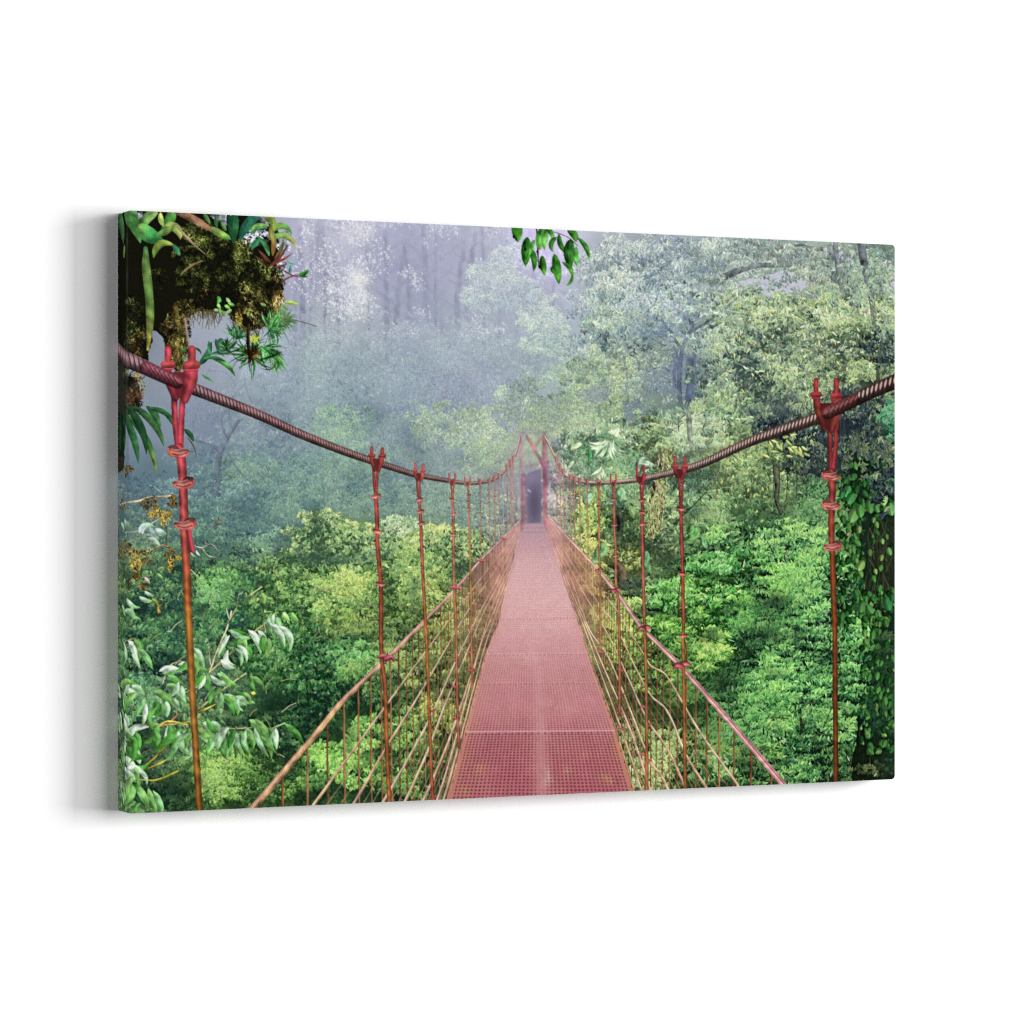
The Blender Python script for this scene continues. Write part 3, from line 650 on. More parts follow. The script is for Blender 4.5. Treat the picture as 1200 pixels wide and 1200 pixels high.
for x, y, l in [(922, 525, 30), (938, 520, 40), (960, 530, 36), (1002, 500, 40), (1012, 505, 50), (1026, 490, 60), (1040, 500, 46), (990, 520, 50)]:
    foliage(x, y + l / 2, 4, l / 2, 16, 4, 5, 1.4, per=8, con=.6, base='3c4a40', hi='6a7a54', lo='141a20', pid=P_SHRUB, hang=1.4, rad=.1, mixp=0, under=0)
foliage(1040, 480, 8, 30, 30, 5, 6, 2.2, con=.6, base='2f6a4c', hi='6aa878', lo='142820', pid=P_SHRUB)
n = 26
leaves(rng.uniform(890, 945, n), rng.uniform(505, 535, n), 9, 3, rng.normal(.6, .5, n), np.array([hx(c) for c in ('a6b864', '8ea458', 'c0cc78')])[rng.integers(0, 3, n)], P_SHRUB)
# bushes seen through the right-hand railing
P_BUSH = part('bush')
veil('2a3a24', .45 * soft(770, 850, 90, 90, 3))
for (x, y, rx, ry, n, c, h) in [(720, 715, 26, 20, 90, '6f9448', 'b4d272'), (735, 760, 30, 26, 120, '74a24c', 'b8dc74'), (760, 790, 26, 20, 80, '5f9246', 'a0cc68'), (700, 680, 20, 16, 60, '86904e', 'c4c678'),
                                (740, 870, 26, 30, 70, '4a6a40', '92b070'), (790, 880, 40, 26, 110, '42623a', '9abb78'), (770, 910, 40, 16, 90, '4f6e40', 'a4c080'), (830, 900, 30, 14, 60, '3a6a3c', '86b070')]:
    foliage(x, y, rx, ry, n, 5.5, 6, 2.3, con=.75, base=c, hi=h, lo='1a2a1c', pid=P_BUSH)
veil('1d2a1c', .5 * soft(742, 835, 24, 18) + .4 * soft(790, 840, 26, 16) + .4 * soft(815, 880, 12, 16))

# ------------------------------------------------------------------ nearer forest, left of the bridge
P_HEDGE = part('bush')
P_LBUSH = part('sunlit_bush')
P_SHADE = part('shaded_undergrowth')
foliage(340, 800, 240, 180, 4600, 6, 4.8, 2.0, con=.75, lift=-.35, pid=P_SHADE, rect=True, flat=.6)
foliage(200, 610, 130, 50, 800, 6, 4, 1.8, con=.42, lift=-.1, pid=P_SHADE, flat=.6, lo='3f5c68')
foliage(580, 640, 40, 60, 300, 6, 4, 1.8, con=.5, pid=P_SHADE, rect=True)
veil('1c362e', .35 * soft(200, 800, 140, 170, 4))
for (x, y, rx, ry, n, c, h) in [(290, 685, 50, 16, 200, '548f50', '8cc472'), (250, 715, 40, 22, 160, '4b8650', '80b868'), (240, 700, 36, 14, 110, '4a7f52', '84b876'), (180, 690, 36, 20, 120, '587f52', '90b478'), (300, 720, 40, 18, 130, '4f8a4c', '8cc070'),
                                (200, 745, 46, 24, 170, '3f6e48', '74a86c'), (160, 770, 30, 40, 120, '3c6644', '78a870')]:
    foliage(x, y, rx, ry, n, 5.5, 4.8, 2.0, con=.66, base=c, hi=h, lo='1d3a38', pid=P_HEDGE)
for (x, y, rx, ry, n, c, h, l) in [(470, 588, 90, 20, 240, '6c8a86', '96b09c', '4c6470'), (540, 595, 50, 24, 150, '76908a', '9cb49c', '566c76'), (330, 600, 60, 20, 130, '5c7c7a', '86a690', '3f5866'), (400, 585, 50, 18, 120, '6a8a84', '98b49c', '4a6670')]:
    foliage(x, y, rx, ry, n, 5.5, 3.8, 1.6, con=.45, base=c, hi=h, lo=l, pid=P_SHADE, mixp=.1, under=0)
# sunlit rounded bushes in the middle
veil('4a6a60', .5 * soft(440, 640, 110, 40, 3))
for (x, y, rx, ry, n, c, h) in [(385, 622, 44, 12, 150, '8fae78', 'c8da98'), (375, 608, 22, 8, 60, '9ab682', 'd2dfa0'), (410, 640, 56, 18, 230, '8cb07c', 'c9dd9c'), (470, 640, 40, 16, 150, '7c9e76', 'b8d29a'), (510, 632, 36, 14, 130, '8fae74', 'cbdb98'),
                                (540, 640, 34, 16, 110, '92b078', 'ccd99a'), (465, 615, 24, 8, 50, '93b094', 'c4d8b8'), (490, 665, 50, 20, 200, '7a9e66', 'b6d184'), (360, 665, 60, 18, 230, '7da468', 'c0da90'), (390, 690, 66, 22, 280, '78a05e', 'bcd686'),
                                (340, 700, 44, 20, 180, '76a262', 'b8d684'), (450, 700, 50, 22, 200, '6e9256', 'a8c676'), (520, 690, 36, 18, 130, '7c9c58', 'b6cc7e'), (370, 735, 60, 24, 240, '5f9254', '9fca78'), (430, 735, 50, 22, 180, '688a4e', 'a4bd70'),
                                (330, 760, 50, 28, 220, '4f8650', '8cc07c'), (400, 775, 50, 24, 190, '4c7e44', '8cb86a'), (470, 735, 40, 26, 150, '64844c', 'a0ba6c'), (510, 730, 30, 24, 110, '70884c', 'a8b870'), (360, 800, 50, 24, 170, '3f7440', '78ae68')]:
    foliage(x, y, rx, ry, n, 5.5, 4.9, 1.9, con=.7, base=hx(c) * np.array([.97, 1.0, .94]), hi=hx(h) * np.array([1.0, 1.0, .94]), lo=hx(c) * np.array([.32, .40, .42]), lift=.0, pid=P_LBUSH)
for k in range(110):
    x = rng.uniform(360, 560); y = rng.uniform(680, 760)
    a = rng.normal(.2, .9); l = rng.uniform(5, 16)
    tube([(x, y), (x + l * .5 * math.cos(a), y + l * .5 * math.sin(a) + 1), (x + l * math.cos(a), y + l * math.sin(a))], .7, ('b3a884', '8a7a50', '6a5a3c', 'c8bc98')[rng.integers(0, 4)], alpha=.8, pid=P_LBUSH)
veil('38564e', .5 * soft(415, 655, 36, 8) * (.3 + 1.4 * NZ1) + .45 * soft(485, 690, 8, 16) + .45 * soft(360, 655, 30, 7) + .35 * soft(560, 670, 12, 16))
veil('1f3a2c', .5 * soft(420, 755, 26, 14) * (.3 + 1.4 * NZ1) + .6 * soft(315, 815, 36, 16) * (.4 + 1.2 * NZ1))
# bushes behind the left railing
veil('16301f', .45 * soft(430, 860, 120, 110, 4))
for (x, y, rx, ry, n, c, h) in [(400, 770, 50, 22, 170, '3f7444', '7cb46c'), (380, 810, 40, 24, 150, '3c6e40', '74ac64'), (350, 845, 40, 18, 100, '355f3a', '68985a'), (440, 800, 40, 28, 130, '44703e', '86b064'), (480, 770, 40, 30, 130, '5a7a44', '98b068'),
                                (390, 890, 44, 20, 170, '60a048', 'a4dc70'), (430, 900, 40, 24, 150, '5c9c48', '9cd86c'), (440, 860, 36, 18, 110, '589244', '9cd070'), (480, 850, 36, 24, 120, '4c7e40', '8cba62'), (500, 900, 26, 26, 90, '4a7438', '8cb05c'),
                                (470, 920, 30, 16, 80, '487c3c', '8ac060'), (520, 830, 24, 30, 100, '62803e', 'a6b866'), (365, 915, 16, 12, 40, '3c6a38', '78b05c')]:
    foliage(x, y, rx, ry, n, 5.5, 5.6, 2.4, con=.74, base=c, hi=h, lo='10241c', pid=P_HEDGE)
veil('0c1a16', .75 * soft(368, 935, 20, 16) * (.5 + NZ1) + .45 * soft(400, 860, 20, 12) * (.3 + 1.4 * NZ1) + .5 * soft(450, 935, 26, 10))
# small-leaved bush at the bottom left
foliage(275, 905, 44, 36, 420, 5, 3.6, 1.7, con=.7, base='5c8a40', hi='9cc46c', lo='1e3820', pid=P_HEDGE)
foliage(320, 905, 30, 30, 220, 5, 3.8, 1.7, con=.7, base='517c3c', hi='8cb45e', lo='1a321e', pid=P_HEDGE)
foliage(330, 860, 30, 18, 60, 5, 4, 1.8, con=.7, base='355c3a', hi='689a5a', lo='12261e', pid=P_HEDGE)
veil('0e1c16', .6 * soft(205, 925, 30, 18) * (.5 + NZ1) + .5 * soft(335, 890, 14, 12) + .5 * soft(320, 830, 26, 14) * (.5 + NZ1))
foliage(160, 800, 30, 60, 120, 6, 5, 2.2, con=.7, base='35604a', hi='6aa070', lo='10241e', pid=P_HEDGE)

# big drooping glossy leaves on mossy branches, lower left
P_DROOP = part('drooping_leaf_branch')
GL = ['b4cdb8', 'c2d4c8', '98bf9c', '7fae7c', '66a058', '4c8a46', 'a2c4a4', '7aaa66', 'c9d8cf', '5a9a4a', '86b46a']
nleaf = [0]
def dleaf(x, y, l, w, a, c=None):
    nleaf[0] += 1
    pid = part('leaf', P_DROOP) if nleaf[0] % 2 and nleaf[0] < 190 else P_DROOP
    c = c or GL[rng.integers(0, len(GL))]
    leaf(x, y, x + l * math.cos(a), y + l * math.sin(a), w, [hx(c), hx(c) * np.array([.92, .98, .9]), hx(c) * np.array([.72, .86, .62])], bend=rng.normal(0, .14), pid=pid, rib=.16, dark=.2, light=.14, veins=.07)
BR = [(D([(590, 340), (640, 200), (700, 60), (720, -20)], A3), 'c0b490', 2), (D([(590, 330), (720, 210), (830, 110), (960, 10)], A3), 'a8a060', 1.6), (D([(600, 280), (592, 180)], A3), 'c8c4b0', 1.2),
      (D([(510, 550), (600, 480), (700, 400), (800, 330)], A3), 'b0b070', 1.4), (D([(330, 390), (370, 290), (430, 260)], A3), 'c0b898', 1.3), (D([(130, 700), (230, 620), (360, 620), (500, 600)], A3), '9a8a50', 1.6),
      (D([(530, 640), (640, 640), (800, 640), (900, 620)], A3), 'b49a78', 1.6), (D([(900, 660), (1020, 610)], A3), 'c8b890', 1.2), (D([(510, 560), (600, 520), (660, 490)], A3), 'c8b040', 2.2),
      (D([(180, 880), (260, 830), (350, 740)], A3), 'b8a038', 2.4), (D([(210, 930), (300, 930), (420, 880)], A3), 'b0a838', 2.4), (D([(240, 870), (330, 830), (390, 790)], A3), 'a89030', 2), (D([(90, 160), (180, 130)], A3), 'b0a070', 1.2),
      (D([(360, 620), (420, 560)], A3), 'a86a4a', 2), (D([(300, 640), (360, 600), (470, 620)], A3), 'b8a040', 2)]
for pts, c, w in BR:
    tube(pts, w, c, pid=P_DROOP, mott=.3)
for k in range(46):
    x, y = rng.uniform(150, 330), rng.uniform(735, 900)
    if y > 700 + (x - 150) * .1 + 190: continue
    a = rng.normal(-.7, .6); l = rng.uniform(8, 22)
    tube([(x, y), (x + l * .5 * math.cos(a), y + l * .5 * math.sin(a) - 1), (x + l * math.cos(a), y + l * math.sin(a) + 1)], rng.uniform(.6, 1.1), ('c0b490', 'a8a468', 'd0c8a8', '8a7a48')[rng.integers(0, 4)], pid=P_DROOP, alpha=.85)
for x, y, l, w, a in [(90, 410, 110, 60, .0), (160, 400, 80, 50, .5), (330, 330, 90, 40, -.9), (360, 340, 100, 44, .3), (420, 280, 90, 44, .3), (500, 210, 100, 50, 1.5), (480, 260, 70, 40, 2.4), (540, 340, 90, 50, 2.3), (600, 340, 90, 46, .2),
                      (560, 330, 80, 50, 1.9), (640, 330, 70, 34, .4), (250, 430, 90, 60, 1.9), (290, 440, 100, 56, 1.2), (230, 470, 80, 50, 2.2), (350, 490, 80, 50, 1.5), (400, 470, 80, 44, 1.0), (330, 500, 70, 50, 2.2), (300, 520, 100, 46, 1.6),
                      (440, 400, 90, 46, 1.3), (250, 630, 110, 60, 2.5), (290, 640, 100, 60, 1.9), (360, 630, 120, 60, 2.0), (400, 650, 140, 56, 2.1), (450, 660, 120, 60, 1.5), (480, 640, 100, 50, 1.9), (180, 660, 80, 46, 1.3), (530, 650, 90, 40, .9),
                      (560, 610, 90, 60, .5), (610, 600, 80, 50, .9), (600, 690, 90, 46, 1.6), (650, 650, 110, 60, 1.3), (700, 650, 120, 56, 1.6), (740, 660, 120, 54, 1.3), (690, 700, 90, 40, 1.7), (830, 620, 140, 56, 1.1), (870, 620, 150, 56, 1.2), (850, 640, 130, 50, .9), (930, 640, 100, 60, 1.2),
                      (800, 650, 110, 44, 1.5), (960, 650, 100, 40, 1.5), (1020, 615, 110, 46, .8), (640, 470, 80, 50, 1.5), (680, 450, 110, 50, .3), (700, 460, 90, 46, 1.2), (660, 440, 90, 50, 2.0), (740, 430, 80, 44, .6), (760, 470, 70, 40, 1.1), (700, 90, 90, 46, .1),
                      (690, 110, 100, 40, 1.9), (780, 160, 70, 56, 1.7), (800, 140, 80, 54, 1.5), (930, 20, 80, 60, 1.4), (870, 90, 110, 50, 1.3), (940, 50, 110, 50, 1.2), (900, 120, 90, 46, 1.6), (740, 190, 80, 40, 1.2), (700, 200, 70, 40, 1.0), (830, 330, 90, 36, 1.3),
                      (140, 150, 110, 56, 1.3), (200, 140, 100, 50, 1.5), (170, 170, 110, 44, 1.2), (100, 440, 90, 50, 1.6), (110, 560, 70, 46, .9), (150, 740, 90, 60, 1.0), (120, 800, 80, 50, .5), (150, 850, 80, 60, 1.0), (120, 870, 90, 50, .2), (180, 960, 110, 60, 1.1),
                      (160, 960, 110, 56, 2.1), (250, 980, 140, 50, 1.2), (130, 930, 110, 50, 1.8), (190, 880, 80, 40, .9), (170, 1060, 60, 30, 2.6), (100, 700, 100, 50, 1.4), (90, 600, 90, 46, 1.2), (-20, 400, 90, 60, .9), (20, 560, 90, 60, .9), (40, 760, 90, 60, 1.0), (30, 950, 90, 60, 1.0)]:
    (X0, Y0), = D([(x, y)], A3)
    for kk in range(2):
        dleaf(X0 + kk * rng.normal(0, 7), Y0 + kk * rng.normal(0, 4), l / 4.8 * rng.uniform(1.05, 1.45), w / 4.8 * rng.uniform(.7, .95), a * .8 + .28 + rng.normal(0, .1 + .3 * kk))
(X0, Y0), = D([(828, 440)], A3)
leaf(X0, Y0, X0 + 6, Y0 + 1, 5, 'd0d455', pid=P_DROOP)
# mossy twigs at the left edge
P_TWIG = part('mossy_twig')
for pts, c, w in [(D([(20, 530), (100, 525), (200, 510), (260, 490), (330, 488), (390, 480)], A2), 'b0a284', 2.2), (D([(385, 480), (410, 540)], A2), '6a4c28', 2.6), (D([(20, 790), (140, 795), (230, 800), (300, 770), (350, 765), (430, 835)], A2), '9a8058', 1.6),
                  (D([(350, 600), (352, 700), (350, 800)], A2), '6a6048', 1.4), (D([(110, 690), (200, 680), (300, 620), (380, 605)], A2), 'b8b0a8', 1.2), (D([(500, 760), (550, 775), (605, 755), (650, 800)], A2), 'a89c90', 1.1), (D([(470, 880), (520, 930), (550, 980)], A2), 'a8a49c', 1.1),
                  (D([(550, 775), (590, 820), (640, 830)], A2), 'a09480', 1.0), (D([(700, 1200), (750, 1110), (800, 1060), (890, 995)], A2), 'b8b080', 1.2), (D([(750, 1110), (760, 1040), (780, 1030)], A2), 'c0b898', 1.0), (D([(690, 1120), (705, 1180)], A2), 'd0c8b8', 1.0), (D([(640, 1190), (650, 1160)], A2), 'b0a880', .9),
                  (D([(210, 0 + 20), (160, 40)], A2), '6a6048', 1), (D([(180, 850), (190, 920), (140, 960), (145, 1010)], A2), '5a4526', 2), (D([(190, 920), (200, 990), (230, 1010)], A2), '7a5c30', 1.6)]:
    tube(pts, w, c, pid=P_TWIG, mott=.4)
def moss(x, y, rx, ry, n, cols, L=3.6, w=1.1, o=A2, pid=P_TWIG, a0=1.57, asd=.8):
    (X0, Y0), = D([(x, y)], o)
    rx /= 4.8; ry /= 4.8
    th = rng.random(n) * 6.283; r = np.sqrt(rng.random(n))
    c = np.array([hx(k) for k in cols])[rng.integers(0, len(cols), n)] * (1 + rng.normal(0, .12, (n, 1)))
    xs = X0 + rx * r * np.cos(th); ys = Y0 + ry * r * np.sin(th)
    if pid != P_TWIG:
        jx, jy = T(xs, ys)
        nz = NZ1[np.clip(jy.astype(int), 0, H - 1), np.clip(jx.astype(int), 0, W - 1)]
        c = c * (.22 + 1.15 * np.clip((nz - .36) * 3.2, 0, 1))[:, None]
    leaves(xs, ys, L * (.5 + rng.random(n)), w * (.6 + .8 * rng.random(n)), rng.normal(a0, asd, n), np.clip(c, 0, 1), pid)
MB = ['5c4728', '7c6636', '30261a', '8c763e', '443420']; MY = ['bfa544', 'a88c38', '7c6630', 'cdb85c', '5a481e']
for x, y, rx, ry, n, c in [(240, 530, 34, 30, 60, MB), (285, 530, 20, 50, 60, MB), (300, 580, 50, 22, 70, MY), (350, 590, 36, 24, 60, MY), (385, 520, 24, 40, 60, MB), (270, 590, 16, 26, 30, MY), (335, 630, 20, 26, 30, MY), (130, 330, 40, 16, 60, MB), (120, 360, 16, 20, 30, MB), (60, 330, 40, 20, 40, MB), (60, 540, 40, 40, 60, MB),
                           (180, 850, 34, 60, 110, MY), (120, 780, 40, 50, 80, MB), (50, 800, 50, 60, 90, MB), (185, 920, 20, 46, 50, MB), (240, 850, 30, 20, 40, MB), (370, 830, 30, 60, 100, MB), (375, 870, 16, 40, 40, MY), (220, 800, 60, 16, 50, MB), (220, 1000, 20, 26, 30, MB), (420, 830, 20, 12, 20, MY), (310, 1110, 10, 40, 20, MB), (640, 640, 16, 30, 20, ['5a5048', '7a6a58'])]:
    moss(x, y, rx, ry, n, c)
for x, y, l, w, a, c in [(200, 690, 90, 60, -.4, 'bccdd0'), (260, 660, 80, 60, .9, 'a9bcc4'), (290, 670, 70, 56, .4, 'b4c8cc'), (230, 700, 90, 36, .7, '9fc0b8'), (250, 720, 80, 40, .6, 'c4d2d4'), (100, 620, 60, 60, .8, '9ab4b0'), (40, 640, 70, 60, .8, '8fb0a0'), (215, 700, 60, 30, -.9, 'c9d3dc'),
                         (130, 1060, 90, 40, .6, '9cc0a0'), (160, 1100, 90, 44, 1.0, '8ab88c'), (200, 1050, 80, 40, .3, 'a4c4a8'), (230, 1020, 60, 30, .5, 'b4ccc0'), (110, 1130, 80, 50, .7, '9ac09c'), (60, 1100, 80, 50, .8, '86b088'), (270, 1060, 60, 30, .9, '8a9a50'), (310, 1100, 50, 20, 1.6, 'a08048'), (960, 1150, 60, 40, 1.6, 'b4c8b8'), (890, 1030, 60, 40, 1.4, '9cc070'), (1010, 1140, 60, 40, .9, '9ccc80'),
                         (1060, 1140, 60, 40, .9, '8cc078'), (230, 940, 50, 30, .9, 'b8a0a0'), (300, 920, 50, 24, .8, '84b070'), (520, 790, 40, 20, .9, 'c8ccd0'), (490, 800, 40, 16, .7, 'd0d0d4')]:
    (X0, Y0), = D([(x, y)], A2)
    dleaf(X0, Y0, l / 4.8, w / 4.8 * .75, a, c)

# ------------------------------------------------------------------ epiphytes on the mossy bough, top left
P_MOSS = part('mossy_bough')
poly(D([(-60, 60), (90, 60), (500, 60), (960, 90), (985, 200), (1000, 420), (1010, 560), (960, 650), (880, 740), (800, 760), (730, 700), (690, 640), (600, 650), (520, 640), (470, 680), (450, 760), (480, 860), (420, 980), (370, 900), (330, 800), (270, 740), (255, 860), (240, 920), (180, 900), (120, 860), (-60, 900)], A1),
     '14140c', 1.0, pid=P_MOSS, rough=20)
poly(D([(-60, 880), (120, 850), (150, 920), (130, 1000), (200, 1040), (190, 1190), (120, 1260), (90, 1500), (-60, 1500)], A1), '22221a', .9, rough=24, pid=P_MOSS, smooth=True)
poly(D([(-80, 0), (95, 20), (110, 120), (95, 260), (-80, 260)], A2), '16241a', .95, rough=24, pid=P_MOSS)
for x, y, rx, ry, n in [(790, 210, 40, 40, 0), (700, 130, 60, 30, 90), (640, 110, 30, 20, 40), (850, 220, 80, 60, 130), (900, 130, 40, 40, 60), (200, 105, 14, 26, 14), (1000, 400, 26, 60, 40), (1010, 250, 60, 60, 60)]:
    moss(x, y, rx, ry, n, ['c6c8dc', 'b4bcd0', 'd4d8e6'], L=4, w=2.4, o=A1, pid=P_MOSS, asd=2)
OL = ['56602a', '747c3a', '3a4419', '262c12', '8c9450', '464e20', '30381a', '1a1e0e']; BRN = ['66502c', '86703c', '4c3a20', '2e2414', '9c8448', '3f301a', '1e180e']
for x, y, rx, ry, n, c in [(560, 200, 130, 70, 460, OL), (620, 300, 150, 70, 560, OL), (470, 330, 90, 50, 260, OL), (500, 450, 100, 90, 460, OL), (700, 380, 110, 100, 460, OL), (780, 300, 60, 60, 180, OL), (860, 440, 80, 110, 380, OL), (830, 560, 90, 110, 320, BRN + OL), (960, 500, 60, 130, 320, BRN + OL), (900, 650, 90, 80, 280, BRN + OL),
                           (410, 760, 80, 110, 420, BRN), (410, 700, 60, 70, 200, BRN + OL), (420, 880, 46, 110, 260, BRN + OL), (370, 740, 60, 40, 120, BRN), (190, 720, 60, 120, 160, OL), (200, 830, 60, 70, 160, BRN), (110, 760, 50, 90, 90, ['2c3a22', '40502c', '1c2816']), (560, 570, 40, 60, 90, BRN), (470, 620, 80, 40, 120, ['3a3418', '5a5426', '22200e']),
                           (300, 460, 60, 60, 60, ['22220f', '3a3a18']), (680, 560, 90, 70, 100, ['22220f', '3a3a18', '1a1a0e']), (180, 1060, 50, 90, 160, BRN), (160, 1150, 60, 60, 110, ['5a3018', '7a5230', '2c2414']), (110, 1000, 40, 60, 50, OL), (150, 600, 40, 60, 60, ['2c3a22', '4a4a24'])]:
    moss(x, y, rx, ry, n, c, L=4.4, w=1.0, o=A1, pid=P_MOSS, asd=1.6)
for k in range(150):
    x = rng.uniform(440, 1010); y = np.interp(x, [440, 480, 520, 600, 690, 730, 800, 880, 960, 1010], [700, 660, 640, 650, 640, 690, 750, 735, 650, 560]) - 12
    l = rng.uniform(15, 75) * (1.5 if 480 < x < 700 else 1)
    tube(D([(x, y), (x + rng.normal(0, 8), y + l * .5), (x + rng.normal(0, 14), y + l)], A1), [.9, .7, .3], ('3a3418', '5a5426', '22200e', '6a5a30', '4a4420')[rng.integers(0, 5)], alpha=.85, pid=P_MOSS, dark=.1)
tube(D([(455, 690), (465, 760), (475, 830)], A1), [4, 4, 4], ['b89a90', 'a88a7c'], alpha=.7, pid=P_MOSS)
tube(D([(395, 610), (420, 760), (410, 880), (425, 970)], A1), [7, 9, 9, 7], ['5a4a20', '8a7430', '7a642c', 'a08c48'], alpha=.6, pid=P_MOSS, mott=.6)
moss(420, 820, 44, 160, 200, BRN + OL, L=4, w=1, o=A1, pid=P_MOSS, asd=.7)
moss(760, 680, 18, 90, 110, MY, L=3, w=1.4, o=A1, pid=P_MOSS)
moss(980, 560, 30, 90, 90, ['c09a50', 'd0b070', '8a6430'], L=4, w=1, o=A1, pid=P_MOSS, asd=.7)
P_STRAP = part('strap_leaf')
def sl(x0, y0, x1, y1, w, c, b=0.0, pid=P_STRAP, **k):
    (a, b0), (c0, d0) = D([(x0, y0), (x1, y1)], A1)
    leaf(a, b0, c0, d0, w / 4.8, c, bend=b, pid=part('strap_leaf') if (pid == P_STRAP and w >= 10) else pid, dark=.22, light=.06, veins=.05, rib=.18, **k)
for a in [(90, 60, 205, 260, 80, ['4a8040', '3f7a38', '5a9a4a'], -.1), (-30, 60, 80, 260, 90, ['2c5a34', '3f7040'], -.1), (150, 70, 190, 110, 40, ['6aa070', '4a8a50'], 0), (300, 90, 215, 200, 60, ['8aa860', '4a8a3c'], .2), (200, 165, 330, 240, 95, ['8ac860', '3f9a4c', '2f8040'], .1), (390, 70, 320, 190, 64, ['5c9c44', '3f8038'], -.1),
          (320, 90, 340, 170, 34, ['c8cc70', '7aa848'], .1), (350, 160, 430, 240, 56, ['b4b860', '8aa850', 'a8a058'], -.25), (300, 210, 400, 150, 40, ['6a9a48', '86a850'], .1), (280, 340, 400, 275, 44, ['5a8030', '9aa848'], -.35), (390, 270, 430, 330, 34, ['2f6a48', '3f8458'], 0), (100, 270, 90, 340, 40, ['6a8a3a', '5a7a34'], .1),
          (380, 75, 640, 215, 46, ['8a5a48', 'a87a5c', '7a5a44'], -.05), (600, 170, 730, 240, 44, ['6a7a4a', '90c050', '5a9a48'], .05), (400, 150, 580, 330, 16, ['b09a78', '7a6a4c'], .03), (560, 360, 430, 445, 14, ['8a7a44', 'a89a58'], .1), (740, 90, 735, 265, 66, ['1f5a34', '2c6a3a', '17482c'], .05), (700, 95, 715, 200, 36, ['174a30', '22583a'], 0), (880, 95, 765, 250, 62, ['1f4f48', '2f7a5a', '23604a'], .1),
          (640, 100, 640, 180, 26, ['4f8a50', '3f7a44'], .1), (660, 140, 690, 190, 24, ['4fa050', '8ac070'], 0), (560, 90, 600, 150, 26, ['4a8040', '5a9048'], 0),
          (930, 240, 1090, 300, 40, ['5a9a50', '8aa858', 'c0a880'], -.3), (940, 200, 1060, 210, 40, ['8ab04a', '5aa050'], -.35), (900, 110, 960, 180, 50, ['b4b850', '5fa048'], -.2), (830, 210, 920, 180, 40, ['3f9a5a', '5ab068'], -.3), (830, 190, 930, 170, 26, ['9ac060', '6aa050'], -.2), (960, 140, 950, 260, 36, ['8a9a3c', 'b0a048'], .1), (880, 240, 830, 300, 36, ['3f8a58', '2f7a4c'], .1), (930, 330, 860, 220, 30, ['5aa868', '3f9458'], .1),
          (950, 330, 950, 180, 34, ['8a5a2c', 'a08040', '6aa048'], .05), (960, 350, 1010, 230, 24, ['7a4a2c', '5a8a40'], .1), (940, 380, 1060, 318, 16, ['8a3838', 'a04a44'], .05), (930, 390, 1030, 270, 18, ['6a2c2c', '8a4a3c'], .1), (940, 370, 870, 300, 20, ['5a2c24', '8a4838'], 0), (930, 400, 850, 330, 14, ['4a2820', '7a4434'], 0), (960, 400, 1030, 380, 12, ['6a3838', '4a3030'], 0),
          (990, 490, 1110, 440, 9, ['7a3038', '9a4a50'], -.1), (1000, 400, 1100, 450, 8, ['7a3038', '9a4a50'], .1), (1100, 440, 1155, 410, 26, ['5aa050', '70b468'], .1), (1100, 445, 1150, 450, 14, ['4a8a50', '5a9a60'], 0), (1060, 380, 1040, 440, 20, ['7aa8a0', '5a8a84'], 0), (1030, 360, 1080, 380, 18, ['8ac0b0', '70a498'], 0), (1020, 590, 1100, 605, 26, ['b0c060', '8ab050'], 0), (1000, 600, 1040, 640, 20, ['8aa858', '6a9a4c'], 0)]:
    sl(*a)
tube(D([(235, 290), (238, 400), (255, 560), (260, 700), (248, 860)], A1), [5, 10, 10, 9, 3], ['4a7c40', '6a8c44', '5c843c', '7c9444', 'b8a64a'], pid=part('strap_leaf'), dark=.25, light=.1, lq=-.2, mott=.16)
for x, y in [(640, 560), (655, 565), (690, 570), (620, 635), (650, 630), (680, 610), (665, 640), (690, 655), (880, 600), (700, 600), (640, 600)]:
    (X0, Y0), = D([(x, y)], A1)
    a = rng.normal(.5, 1)
    leaf(X0, Y0, X0 + 8 * math.cos(a), Y0 + 8 * math.sin(a), 4.6, ('6aa84e', '84c060', '4f9a44', '9ac078')[rng.integers(0, 4)], pid=P_STRAP)
P_TUFT = part('grassy_epiphyte')
for x, y, R, n, cols, a0, sd in [(830, 890, 150, 60, ['2f6a34', '4f9a48', '1f4a28', '6ab45c', '3f8040'], -1.57, 1.5), (940, 740, 130, 60, ['3f8a44', '5aa850', '2c6434', '8aca74', '4f9a58'], -.2, 1.2), (900, 850, 120, 40, ['2f6a34', '6aba68', '8ad488'], .6, .8), (700, 860, 90, 26, ['2c5c34', '4f8a48'], -2, .8), (850, 800, 40, 16, ['c0c840', 'a8b83a'], -.3, 1.6),
                                 (960, 900, 100, 26, ['8ad080', '5aa85c'], 1.2, .6), (830, 900, 90, 20, ['8a5a30', '6a4428', '3a2c18'], .2, 2), (1000, 690, 90, 26, ['6ab45c', '9ad080'], .0, .9), (740, 790, 90, 26, ['2a5a34', '4f9050'], -1.2, .9)]:
    for k in range(n):
        a = rng.normal(a0, sd); l = R * rng.uniform(.5, 1.05)
        sl(x + rng.normal(0, 8), y + rng.normal(0, 8), x + l * math.cos(a), y + l * math.sin(a), rng.uniform(5, 11), [hx(cols[rng.integers(0, len(cols))]) * rng.uniform(.7, 1.1)], rng.normal(0, .12), pid=P_TUFT)
tube(D([(815, 720), (812, 820), (825, 920)], A1), [3, 4, 3], '3a2a18', pid=P_TUFT)
